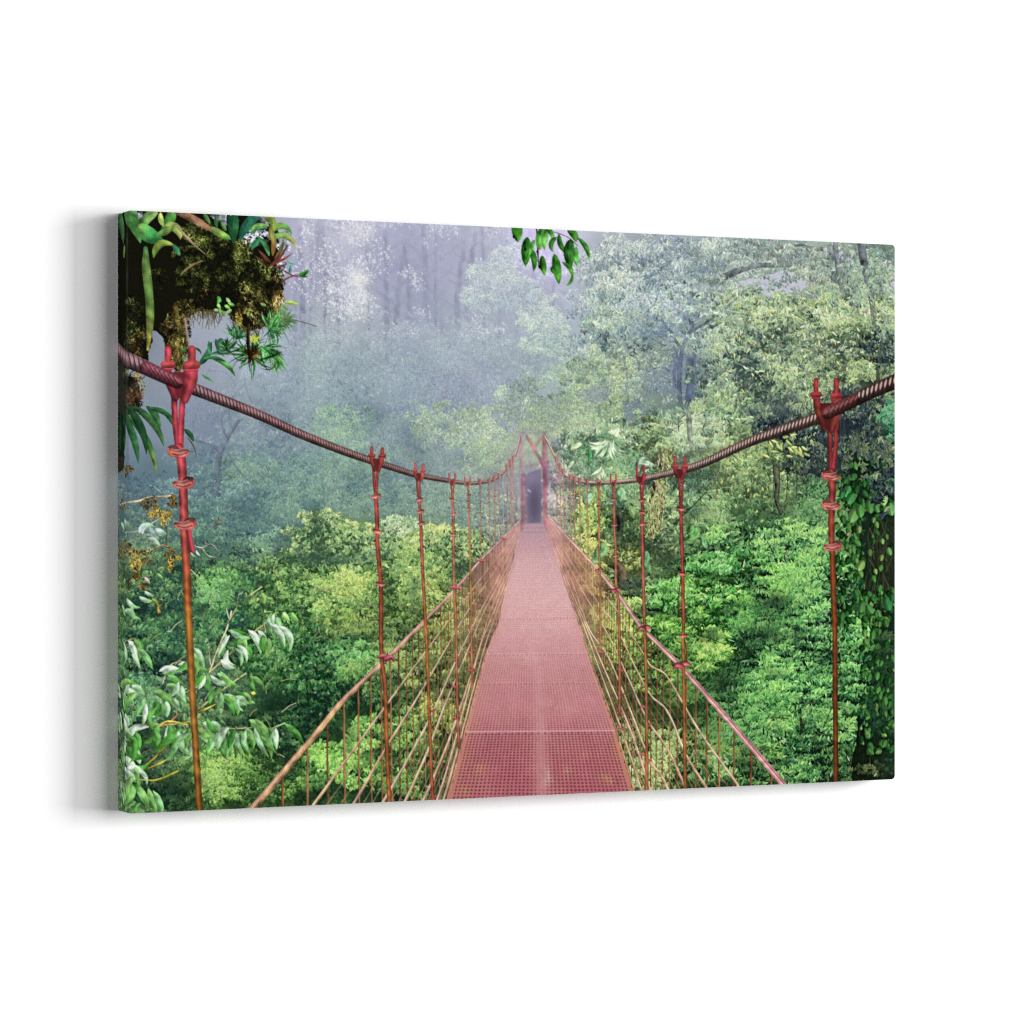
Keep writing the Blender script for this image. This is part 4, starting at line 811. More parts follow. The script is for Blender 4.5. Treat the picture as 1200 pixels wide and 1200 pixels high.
for a in [(535, 945, 605, 815, 40, ['1f4a34', '2f6a48'], .1), (600, 890, 590, 810, 26, ['2f7a4c', '4f9a68'], 0), (590, 900, 740, 1010, 30, ['2f6a34', '5a9a4c', '3f7a3c'], -.12), (560, 910, 690, 930, 22, ['3f8a48', '2f6a38'], -.1), (600, 890, 720, 870, 14, ['2a5a34'], -.1), (550, 1000, 620, 1045, 14, ['3f8a3c', '5aa850'], 0), (500, 850, 550, 890, 14, ['2c4a30'], -.2), (630, 800, 680, 900, 24, ['2f6a48', '3f8458'], .1), (665, 800, 640, 830, 30, ['2f6448', '4a8a64'], 0), (640, 880, 800, 830, 10, ['2f5a34'], .1), (880, 915, 990, 875, 14, ['27522f'], .05), (430, 850, 470, 880, 24, ['5a8a40', '3f6a34'], 0)]:
    sl(*a, pid=P_TUFT)
tube(D([(990, 680), (1080, 695), (1200, 730)], A1), .8, '6a6a58', pid=P_TUFT)
def sl2(x0, y0, x1, y1, w, c, b=0.0):
    (a, b0), (c0, d0) = D([(x0, y0), (x1, y1)], A2)
    leaf(a, b0, c0, d0, w / 4.8, c, bend=b, pid=part('strap_leaf'), dark=.35, light=.1, rib=.12)
for a in [(110, 20, 195, 300, 46, ['1f4a30', '2f6a3c', '3f7a48'], -.05), (130, 30, 295, 365, 40, ['2f5c34', '4a8040', '8aa848'], -.1), (120, -30, 240, 250, 50, ['24502c', '1f4a2c'], -.1), (160, -20, 340, 210, 46, ['2f5c34', '3f7440', '5a8a4c'], -.12), (240, -20, 315, 110, 40, ['2f6438', '4a8448'], -.12), (250, -10, 400, 60, 30, ['2f6a38', '3f7a44'], -.1), (330, 10, 420, 140, 30, ['2a5a34', '3f7440'], -.1), (455, 110, 505, 180, 32, ['2c5c3a', '1f4a2c'], -.1), (465, 150, 520, 265, 10, ['5a4a38'], -.1), (60, 0, 100, 220, 60, ['1a3c28', '24502f'], -.05), (20, 0, 20, 240, 60, ['17321f', '24502f'], 0)]:
    sl2(*a)
# leaf sprig hanging in from above
P_SPRIG = part('hanging_leaf_sprig')
tube(D([(226, 60), (234, 150), (236, 220), (240, 290)], B1), [1.6, 1.6, 1.8, 1.0], '4a3a2c', pid=P_SPRIG)
tube(D([(236, 130), (300, 100), (400, 130), (460, 180)], B1), .8, '5a5a38', pid=P_SPRIG)
for x0, y0, x1, y1, w, b in [(118, 40, 124, 158, 80, 0), (176, 138, 166, 295, 74, .05), (190, 190, 212, 325, 46, -.05), (215, 150, 185, 240, 36, 0), (270, 80, 245, 205, 72, .1), (292, 85, 275, 205, 46, .08), (290, 85, 318, 150, 36, -.1), (342, 135, 322, 215, 38, .1), (358, 118, 395, 222, 40, .1), (405, 95, 450, 160, 56, -.15), (425, 150, 425, 305, 80, .05), (450, 190, 458, 298, 44, 0), (462, 140, 525, 262, 36, -.2), (262, 240, 276, 348, 52, .05), (330, 232, 355, 396, 66, .0), (372, 275, 430, 375, 32, -.2), (430, 350, 395, 405, 24, -.2), (310, 300, 330, 340, 30, 0)]:
    (a, b0), (c0, d0) = D([(x0, y0), (x1, y1)], B1)
    c = hx(('549646', '46843c', '62a450', '4c8c40', '3c7638')[rng.integers(0, 5)])
    leaf(a + rng.normal(0, .4), b0, c0, d0, w / 4.8 * .88, [c * .85, c * 1.08, c * np.array([1.3, 1.22, 1.1])], bend=b + rng.normal(0, .05), pid=part('leaf', P_SPRIG), dark=.22, light=.06, rib=.28, veins=.06)
for x, y in [(165, 200), (100, 130), (235, 215), (245, 300)]:
    (X0, Y0), = D([(x, y)], B1)
    leaves([X0], [Y0], [4.5], [3], [1.2], [hx('2a1c1c')], P_SPRIG)

near_ = np.clip((TY - 470) / 200, .25, 1) * np.clip(.45 + np.maximum((TX - 640) / 300, (430 - TY) * 0), .55, 1)
near_ = np.maximum(near_, np.clip((TX - 780) / 120, 0, 1) * (.35 + .45 * np.clip((TY - 470) / 60, 0, 1)))
fogm = np.clip((560 - TY) / 140, 0, 1) * np.clip((760 - TX) / 120, 0, 1) * np.clip((TX - 250 + 0) / 30, 0, 1) * np.clip(np.maximum((TX - 336) / 12, (TY - 385) / 12), 0, 1)
hp = img - blur(img, 28)
img = np.clip(img + hp * (.55 * fogm)[..., None], 0, 1)
hp = img - blur(img, 5)
img = np.clip(img - hp * (.22 * fogm)[..., None], 0, 1)
fg_ = (fogm * np.clip((TY - 330) / 80, 0, 1))[..., None]
img *= 1 + fg_ * np.array([-.035, .015, -.03], np.float32)
lum = img.mean(-1, keepdims=True)
hp = lum - blur(lum, 7)
img = np.clip(img + np.where(hp > 0, .45, .75) * hp * (near_)[..., None], 0, 1)
lum = img.mean(-1, keepdims=True)
g_ = np.clip((TY - 500) / 150, 0, 1)[..., None]
img = np.clip(lum + (img - lum) * (.95 + .10 * g_), 0, 1)
fz_ = (.14 * fogm)[..., None]
lum = img.mean(-1, keepdims=True)
img = img + (lum * np.array([.985, 1.005, 1.02], np.float32) - img) * fz_
fr_ = (np.clip((TX - 740) / 60, 0, 1) * np.clip((TY - 540) / 80, 0, 1))[..., None]
img *= 1 + fr_ * np.array([.0, -.02, -.04], np.float32)
img = img + (.02 + .02 * g_) * (1 - img) * np.clip(img * 4, .15, 1)
img *= 1 + g_ * np.array([.0, -.01, -.03], np.float32)

# ================================================================== PAINTING: the red footbridge
HAZE = hx('c3aab6')
# --- far gateway
foliage(620, 535, 12, 10, 26, 4, 3.2, 1.4, per=8, con=.3, base='98ab98', hi='b8c8ac', lo='7c8a92', pid=P_SHRUB, mixp=0)
foliage(622, 552, 9, 5, 12, 3, 3, 1.3, per=8, con=.3, base='8a9a96', hi='aabaa4', lo='6c7488', pid=P_SHRUB, mixp=0)
P_TOWER = part('bridge_tower')
poly([(615, 557), (619, 552), (633, 549), (634, 613), (616, 614)], '64627e', .92, pid=P_TOWER, rough=8)
veil('3e3b52', .85 * soft(625.5, 590, 7.5, 24, 3) * (.75 + .5 * NZ2)); veil('77789a', .5 * soft(622, 560, 9, 7, 3))
leaves([619, 616], [575, 580], [6, 3], [2, 1.5], [.5, .3], np.array([hx('b8bccc'), hx('9aa0b8')]), P_TOWER)
for pts, w, c, a in [([(605, 506), (622, 506), (640, 507)], 3, 'a08a9c', .8), ([(612, 557), (612, 590), (611.5, 630)], 6, 'a8556c', .9), ([(609, 512), (609.5, 530), (609, 548)], 3.4, 'b0697c', .85),
                     ([(616, 511), (625, 526), (634, 542)], 3.6, 'a84f66', .9), ([(634, 512), (628, 520), (624, 527)], 3.2, 'ad6678', .8), ([(637, 512), (637.5, 560), (638, 600), (638, 630)], 6, 'a85068', .92), ([(633, 538), (637, 552), (640, 570)], 5, 'a84c64', .7),
                     ([(610, 546), (622, 545), (634, 543)], 1.6, '9c7c84', .7), ([(604, 541), (606, 570), (607, 606)], 1.4, 'a4b0bc', .9), ([(607, 542), (608, 600)], 1.2, '8f9fb4', .8), ([(643, 532), (643, 600)], 1.3, 'a4b4c4', .8), ([(646, 534), (646.5, 603)], 1.3, '98a8bc', .8),
                     ([(588, 563), (589, 620)], 1.3, '9ca8c0', .8), ([(663, 563), (663, 628)], 1.1, 'b4bccc', .8)]:
    tube(pts, w, hx(c) * np.array([.97, 1.04, .98]), alpha=a * .72, pid=P_TOWER, dark=.2, light=.1, mott=.3)
X0, Y0 = T(592, 498); X1, Y1 = T(654, 632)
sl_ = (slice(int(Y0), int(Y1)), slice(int(X0), int(X1)))
bl = blur(img[sl_].copy(), 2)
gg = np.linspace(-1, 1, bl.shape[1])[None, :, None]; gy_ = np.linspace(-1, 1, bl.shape[0])[:, None, None]
mm = np.clip((1 - np.maximum(np.abs(gg), np.abs(gy_))) * 5, 0, 1) * .7
img[sl_] += (bl - img[sl_]) * mm.astype(np.float32)
# --- deck
P_DECK = part('bridge_deck')
LE = np.array([(614.5, 614), (607, 630), (596, 672), (584, 728), (567, 770), (544, 857), (523, 937), (515, 966)], float)
RE = np.array([(636, 614), (642.5, 630), (657, 672), (676, 728), (692.5, 779), (720, 854), (741.5, 927), (753, 965)], float)
xl = np.interp(TY, LE[:, 1], LE[:, 0]); xr = np.interp(TY, RE[:, 1], RE[:, 0])
md = (TX >= xl) & (TX <= xr) & (TY >= 613.5)
s = np.clip((TX - xl) / (xr - xl), 0, 1)
yy = TY - 571.0
dep = 3000.0 / np.maximum(yy, 20)                     # ~8.3 near ... 70 far
near = np.clip((TY - 640) / 300, 0, 1)
cn = np.zeros(md.shape + (3,), np.float32)
kp = [613, 632, 660, 700, 740, 790, 850, 870, 910, 960]
kc = [hx(c) for c in ('ac8c9a', 'c0949a', 'd6aaab', 'dcafae', 'd4a1a2', 'cb9294', 'c38386', 'bd757a', 'b76c72', 'b1656c')]
for k in range(3):
    cn[..., k] = np.interp(TY, kp, [c[k] for c in kc])
# worn pale / brownish patches on the metal
cn *= (1 + (.06 * (fbm(30, 91, 4) - .5) + .07 * (NZ1 - .5)) * (.4 + near) + rng.normal(0, .075, (H, W)))[..., None]
wear = np.clip((fbm(22, 55, 4) - .52) * 5, 0, 1) * near
cn += (hx('c89a84') - cn) * (wear * .22)[..., None]
mid_ = np.exp(-((s - .5) / .045) ** 2) * np.clip((TY - 690) / 200, 0, 1)
cn += (hx('d0a8a4') - cn) * (.35 * mid_ * (.5 + NZ1))[..., None]
lo_e = np.exp(-(s / .07) ** 2) + np.exp(-((1 - s) / .05) ** 2)
cn += (hx('c4906c') - cn) * (lo_e * .55 * near * (.3 + 1.2 * NZ2))[..., None]
for x0, y0, rx, ry, c, a in [(712, 912, 14, 7, 'c8a274', .55), (690, 884, 12, 5, 'c49a78', .45), (664, 905, 9, 6, 'c0a080', .4), (560, 900, 8, 16, 'c49474', .4), (640, 912, 6, 14, 'd2b4a8', .5), (700, 845, 10, 6, 'c89c80', .35), (600, 870, 16, 8, 'a85e66', .35), (655, 830, 18, 8, 'd8aca0', .3),
                             (580, 810, 10, 8, 'b87c74', .3), (690, 790, 8, 10, 'cfa088', .35), (620, 770, 18, 6, 'e0b8b4', .3), (600, 930, 12, 8, '9e5460', .35), (720, 880, 6, 16, 'c09060', .4), (545, 925, 7, 10, 'bc9070', .45), (640, 735, 22, 5, 'e2bcba', .3), (612, 700, 18, 4, 'ca9698', .3)]:
    g_m = soft(x0, y0, rx, ry) * a * np.clip(NZ1 * 4 - 1.2, 0, 1.6)
    cn += (hx(c) - cn) * np.clip(g_m, 0, 1)[..., None]
ncol = 46
fs = s * ncol
row = 380.0 / 1 * np.log(np.maximum(yy, 5))           # rows packed by perspective
rdep = dep * 10.0
fr = rdep
hole = ((((fs + .25 * (NZ1 - .5)) % 1) - .5) / (.33 + .1 * (NZ2 - .5))) ** 2 + (((fr + .2 * (NZ2 - .5)) % 1 - .5) / .31) ** 2 < 1
holeA = np.clip((TY - 690) / 110, 0, 1) * .9
rowpx = 10.0 * 3000.0 / np.maximum(yy, 20) ** 2        # rows per measuring pixel
holeA *= np.clip((1.0 - rowpx) / .35, 0, 1)
seamy = [857, 800, 766, 724, 700, 682, 668, 657, 649]
pl = np.clip((TY - 856) / 4, 0, 1)
hc = hx('783242') * (1 - pl[..., None] * .22) + 0
keep = 1 - .8 * mid_
edgeband = (s > .028) & (s < .972)
ha = hole * holeA * (.5 + .5 * np.clip((TY - 835) / 25, 0, 1)) * edgeband * keep * (.62 + .3 * NZ2)
cn += (hc - cn) * np.clip(ha, 0, 1)[..., None]
# fine cross ribs further out, where single holes are no longer seen
rib = np.sin(2 * np.pi * TY / (1.8 + 2.2 * near)) * 1.7 * np.clip((790 - TY) / 80, .0, 1) * np.clip((TY - 625) / 40, 0, 1)
cn *= (1 + .045 * rib * (.5 + NZ1))[..., None]
cn *= (1 + .05 * np.sin(2 * np.pi * fs) * np.clip((850 - TY) / 60, 0, 1))[..., None]
for i, y0 in enumerate(seamy):
    g = np.exp(-((TY - y0 + (s - .5) * 1.5) / (1.1 if i == 0 else .7)) ** 2)
    cn += (hx('e2b4b4') - cn) * (g * (.75 if i == 0 else .5 if i == 2 else .22) * (.6 + .6 * NZ2))[..., None]
    if i < 4:
        g2 = np.exp(-((TY - y0 - (2.5 if i == 0 else 1.4) + (s - .5) * 1.5) / .8) ** 2) * ((s * 23 % 1) < .35)
        cn += (hx('6a2c40') - cn) * (g2 * (.6 if i == 0 else .3))[..., None]
veil_end = np.clip((650 - TY) / 40, 0, 1)
cn += (hx('bc9ea8') - cn) * (veil_end * .35)[..., None]
img[md] = np.clip(cn, 0, 1)[md]
ids[md] = P_DECK
del cn, fs, fr, hole, ha, rib
for x0, y0 in [(615, 613), (615, 618), (614, 623)]:
    tube([(x0, y0), (637, y0)], .9, '8f6a80', alpha=.6, pid=P_DECK)

# --- side panels: longitudinal wires and upright pickets
HL = np.array([(286, 955), (295, 947), (369, 860), (400, 822), (452, 772), (504, 720), (533, 690), (562, 657), (590, 629), (600, 618.5), (607, 611)], float)
HR = np.array([(642, 606), (650, 614), (663, 628), (688, 655), (697, 665), (722, 695), (733, 710), (753, 737), (797, 781), (830, 818), (858, 850), (916, 918), (930, 935)], float)
LE2 = np.vstack([LE[:-1], [(515, 966), (383, 1449)]])
RE2 = np.vstack([RE[:-1], [(753, 965), (900, 1405)]])
P_MESHL = part('railing_mesh')
P_MESHR = part('railing_mesh')
P_KERBL = part('deck_edge_cable'); P_KERBR = part('deck_edge_cable')
# pink haze of countless far wires
def panel(Hp, Ep, y0, y1, pid, n=26):
    ys = np.linspace(y0, y1, n)
    for k in range(n - 1):
        pass
# rusty film of the dense far mesh
for Hp, Ep, pid in ((HL, LE, P_MESHL), (HR, RE, P_MESHR)):
    left = Hp is HL
    hy = np.interp(TX, Hp[:, 0], Hp[:, 1])
    ey = np.interp(TX, Ep[::-1, 0] if left else Ep[:, 0], Ep[::-1, 1] if left else Ep[:, 1])
    r = (TX > 500) & (TX < 609) if left else (TX > 640) & (TX < 760)
    m = r & (TY > hy) & ((TX < xl + .5) if left else (TX > xr - .5)) & (TY > 606) & (TY < 790)
    d = np.abs(TX - 624)
    a = np.clip((100 - d) / 60, 0, 1) ** 1.0 * .85 * np.clip((800 - TY) / 110, 0, 1)
    a = np.where(m, a, 0) * (.75 + .5 * NZ1)
    img += ((hx('cc8f86')[None, None] * (.85 + .3 * NZ2[..., None])) - img) * a[..., None].astype(np.float32)
    ids[m & (a > .25)] = pid
RUST = ['8a5a38', '7c4a30', '946440', '70402c', '9a6c4c']
def far_fade(x):
    return float(np.clip((60 - abs(x - 624)) / 50, 0, 1))
npick = 0
for side in (0, 1):
    Hp, Ep = (HL, LE2) if side == 0 else (HR, RE2)
    for i in range(75):
        den = (.0034 + .00037 * i) if side == 0 else (.00325 + .00033 * i)
        x = 624 - 1 / den if side == 0 else 623 + 1 / den
        if side == 0 and (x > 606): break
        if side == 1 and (x < 645): break
        yt = np.interp(x, Hp[:, 0], Hp[:, 1])
        yb = np.interp(x, Ep[::-1, 0], Ep[::-1, 1]) if side == 0 else np.interp(x, Ep[:, 0], Ep[:, 1])
        yb = min(yb, 965)
        dist = abs(x - 624)
        w = max(.5, dist * .0115) * rng.uniform(.8, 1.1)
        f = far_fade(x)
        c = hx(RUST[rng.integers(0, 5)]); c = c + (hx('c89890') - c) * f * .8
        pid = (P_MESHL, P_MESHR)[side]
        if dist > 95:
            pid = part('picket')
        lean = rng.normal(0, .8) + (1.5 if side == 0 else -1.5) * (yb - yt) / 150
        tube([(x - lean * .5, yt), (x, (yt + yb) / 2), (x + lean * .5, yb)], w, [c * .92, c * 1.05, c * .9], alpha=.95 if dist > 80 else .22 + .7 * (dist / 80) ** 1.5, pid=pid, dark=.45, light=.25, mott=.12)
WL = [[(355, 957), (364.6, 945), (400, 896), (450, 828), (481, 784.6), (530, 720), (565, 674), (590, 643), (603, 625)], [(403, 957), (412.5, 943), (452, 873), (480, 829), (503, 792), (545, 720), (573, 678), (592, 648), (604, 628)],
      [(436, 960), (447, 941), (478, 886), (504, 837), (533, 774), (559, 720), (580, 682), (594, 654), (604, 634)], [(463, 957), (473, 940), (500, 880), (519, 828), (544, 768), (566, 720), (584, 684), (596, 658), (605, 638)],
      [(485, 957), (494, 940), (516, 890), (533, 845), (556, 776), (572, 720), (588, 684), (598, 660), (606, 640)], [(504, 955), (511, 938), (526, 890), (550, 801), (563, 755), (576, 720), (591, 684), (600, 662)],
      [(514, 955), (519, 937), (533, 886), (556, 800), (567, 758), (580, 720), (593, 684), (602, 660)]]
WR = [[(645, 612), (665, 640), (690, 675), (717.5, 710), (747, 756), (756, 772), (763, 781), (776, 788), (786, 801), (810, 843), (828, 872), (862, 918), (870, 932)],
      [(645, 617), (662, 646), (682, 680), (703, 712), (720, 733), (742.5, 779), (761, 814), (778, 829), (788, 848), (805, 887), (828, 925), (836, 938)],
      [(645, 622), (658, 648), (678, 686), (701, 726), (715, 750), (736, 795), (757, 843), (780, 875), (792, 900), (802, 924), (808, 940)],
      [(645, 626), (656, 650), (672, 688), (680, 712), (692, 741), (713, 772), (738, 835), (759, 889), (774, 909), (782, 926), (788, 940)],
      [(645, 630), (655, 658), (670, 697), (686, 735), (709, 787), (738, 856), (761, 926), (766, 940)], [(644, 632), (654, 662), (668, 700), (680, 729), (705, 793), (730, 864), (751, 928), (755, 940)]]
for WW, pid in ((WL, P_MESHL), (WR, P_MESHR)):
    ys_ = np.linspace(638, 955, 14)
    for p, q in zip(WW[:-1], WW[1:]):
        p, q = np.array(p, float), np.array(q, float)
        p = p[np.argsort(p[:, 1])]; q = q[np.argsort(q[:, 1])]
        for f_ in (.33, .67):
            xs_ = np.interp(ys_, p[:, 1], p[:, 0]) * (1 - f_) + np.interp(ys_, q[:, 1], q[:, 0]) * f_ + rng.normal(0, .7, 14)
            tube(np.column_stack([xs_, ys_]), np.clip((ys_ - 590) * .0042, .45, 1.4), [('b08a5c', 'a87c58', 'c09a74')[rng.integers(0, 3)], 'b0855c', 'c4a078'], alpha=[.35, .5, .6, .6], pid=pid, dark=.3, light=.1, mott=.15)
for side, WW in ((0, WL), (1, WR)):
    for i, p in enumerate(WW):
        pid = part('rail_wire')
        q = np.array(p, float)
        w = np.clip(np.abs(q[:, 1] - 590) * .0105, .7, 4) * (1.0 if i < 5 else .85)
        f = np.clip((720 - q[:, 1]) / 110, 0, 1)
        base = [hx(('d8b09a', 'dab6a2', 'd0a284', 'dcba94')[rng.integers(0, 4)]) for _ in q]
        cols = [b + (hx('dab0a8') - b) * ff * .7 for b, ff in zip(base, f)]
        wob = rng.normal(0, .5, len(q)) * (q[:, 1] < 900)
        tube(np.column_stack([q[:, 0] + wob, q[:, 1]]), w, cols, alpha=.95, pid=pid, dark=.36, light=.2, twist=(1.6, .5, .10), mott=.12)
for E, pid, o in ((LE, P_KERBL, -.5), (RE, P_KERBR, .5)):
    tube([(x + o, y) for x, y in E[1:]], np.linspace(1.0, 2.2, len(E) - 1), ['d4aaa8', 'cc9a94', 'c48a78', 'c08a68', 'b47c5c'], pid=pid, dark=.3, light=.2, mott=.15, smooth=False)
# short clamps on the wires
for x, y in [(533, 774), (532, 805), (534, 842), (550, 765), (551, 786), (504, 833), (503, 897), (507, 934)]:
    tube([(x - 3, y - 1), (x + 1, y + .5), (x + 3, y - 1.5)], 2.6, ['c45a60', 'b04850'], pid=P_MESHL, dark=.4)
for x, y in [(726, 785), (727, 812), (726, 836), (726, 853), (753, 828), (759, 847), (759, 890), (752, 884), (702, 742), (703, 764)]:
    tube([(x - 3, y - .5), (x + 1, y + .5), (x + 3, y + 1.2)], 2.4, ['c4686a', 'b04a50'], pid=P_MESHR, dark=.4)

# --- hand ropes
P_HRL = part('hand_rope'); P_HRR = part('hand_rope')
tube(HL, [9.2, 9, 7.4, 6.9, 5.6, 4.6, 4, 3.2, 2.3, 2, 1.6], ['b58a70', 'ba927a', 'b48a6e', 'ba9284', 'bc8c82', 'c2968c', 'c69a92', 'cc9f98', 'd0a29c'], pid=P_HRL, dark=.42, light=.28, lq=-.3, twist=(2.6, .7, .09), mott=.14)
tube([(x + 1.2, y + 1.0) for x, y in HL[1:7]], [2, 1.6, 1.5, 1.2, 1, .8], ['b89048', 'b49a50', 'a07850', 'a07060'], alpha=.7, pid=P_HRL, dark=.1, mott=.5)
tube(HR, [1.6, 2, 2.3, 3.2, 3.5, 4.3, 4.6, 5.0, 5.8, 6.3, 6.8, 7.6, 7.8], ['d0a29c', 'd0a49c', 'ceA29a', 'cc9e96', 'ca9a94', 'c89894', 'c89692', 'c69290', 'c48e90', 'c08a8c'], pid=P_HRR, dark=.4, light=.28, lq=.1, twist=(2.6, -.7, .09), mott=.12)
tube([(x + .6, y - .6) for x, y in HR[6:]], [.7, .8, 1, 1, 1.1, 1.2, 1.2], '6a3c40', alpha=.65, pid=P_HRR, dark=.1)

# --- suspension cables
CL = np.array([(100, 402), (120, 410), (138, 417.5), (170, 431), (205, 447), (250, 465), (300, 485), (350, 508), (395, 526), (433, 539.5), (460, 548), (485, 556), (510, 560.5), (527, 563.5), (547, 566), (560, 565.5), (572, 563.5), (583, 558.5), (594, 547.5), (600, 538.5), (605, 526), (608, 512)], float)
WCL = [20, 19, 18, 16.5, 15, 13, 11.2, 10, 9.2, 8.3, 7.5, 6.6, 5.8, 5.2, 4.4, 3.8, 3.4, 3.2, 3.0, 2.8, 2.4, 2.2]
CR = np.array([(637, 511), (647, 531), (657, 551), (667, 560), (678, 563.5), (686, 565), (700, 565.5), (717.5, 565), (747, 562), (770, 557.5), (788, 553), (810, 547.5), (830, 540), (883, 515.5), (952, 491.5), (985, 476.5), (1018, 460), (1048, 447), (1062, 440)], float)
WCR = [2.2, 2.6, 3, 3.2, 3.6, 3.8, 4.4, 5.2, 6.4, 7.2, 7.8, 8.6, 9.4, 11.2, 13.4, 14.6, 15.8, 17, 17.6]
P_CABL = part('suspension_cable'); P_CABR = part('suspension_cable')
CC_L = ['8e6270', '8a5f6a', '845660', '784a4a', '744a48', '744e48', '765650', '806460', '946e6c', 'c48484', 'd09a9a']
CC_R = ['d09a9a', 'cc9690', 'c09488', 'b4968a', 'a08878', '8a7066', '785c54', '6c4f4a', '5c403c', '503230', '4a2a2a']
def cable(C, Wd, cols, pid, k, lq, split):
    cols = [hx(c) + (hx(c).mean() * np.array([1.06, .99, .95], np.float32) - hx(c)) * .35 for c in cols]
    tube(C, Wd, cols, pid=pid, dark=.66, light=.34, lq=lq, twist=(5.2, k, .02), mott=.08)
    seg = np.hypot(np.diff(C[:, 0]), np.diff(C[:, 1]))
    # lay the strands: short slanted strokes along the rope
    cum = np.append(0, np.cumsum(seg)); pos = 0.0
    while pos < cum[-1]:
        x = np.interp(pos, cum, C[:, 0]); y = np.interp(pos, cum, C[:, 1]); w = np.interp(pos, cum, Wd)
        if w < 5.2:
            pos += 3; continue
        x2 = np.interp(pos + 1, cum, C[:, 0]); y2 = np.interp(pos + 1, cum, C[:, 1])
        a = math.atan2(y2 - y, x2 - x); ca, sa = math.cos(a), math.sin(a)
        h = w * .46; sl_ = w * .30 * (1 if k > 0 else -1)
        def P(u, v):
            return (x + u * ca - v * sa, y + u * sa + v * ca)
        tube([P(-sl_, -h), P(0, -h * .1), P(sl_, h)], [w * .06, w * .10, w * .06], '1e1010', alpha=float(np.clip(.2 + (w - 5) * .06, .2, .7)), pid=pid, dark=0, light=0)
        lc = hx('bc9aa0') if not split else hx('d2bbae')
        q = w * .17
        tube([P(-sl_ * .75 + q, -h * .72), P(q - sl_ * .2, -h * .25), P(q + sl_ * .25, h * .2)], [w * .09, w * .17, w * .06], lc, alpha=(.62 if not split else .8) + .18 * rng.random(), pid=pid, dark=0, light=0)
        pos += w * .36
cable(CL, WCL, CC_L, P_CABL, .5, -.35, False)
cable(CR, WCR, CC_R, P_CABR, -.5, -.35, True)

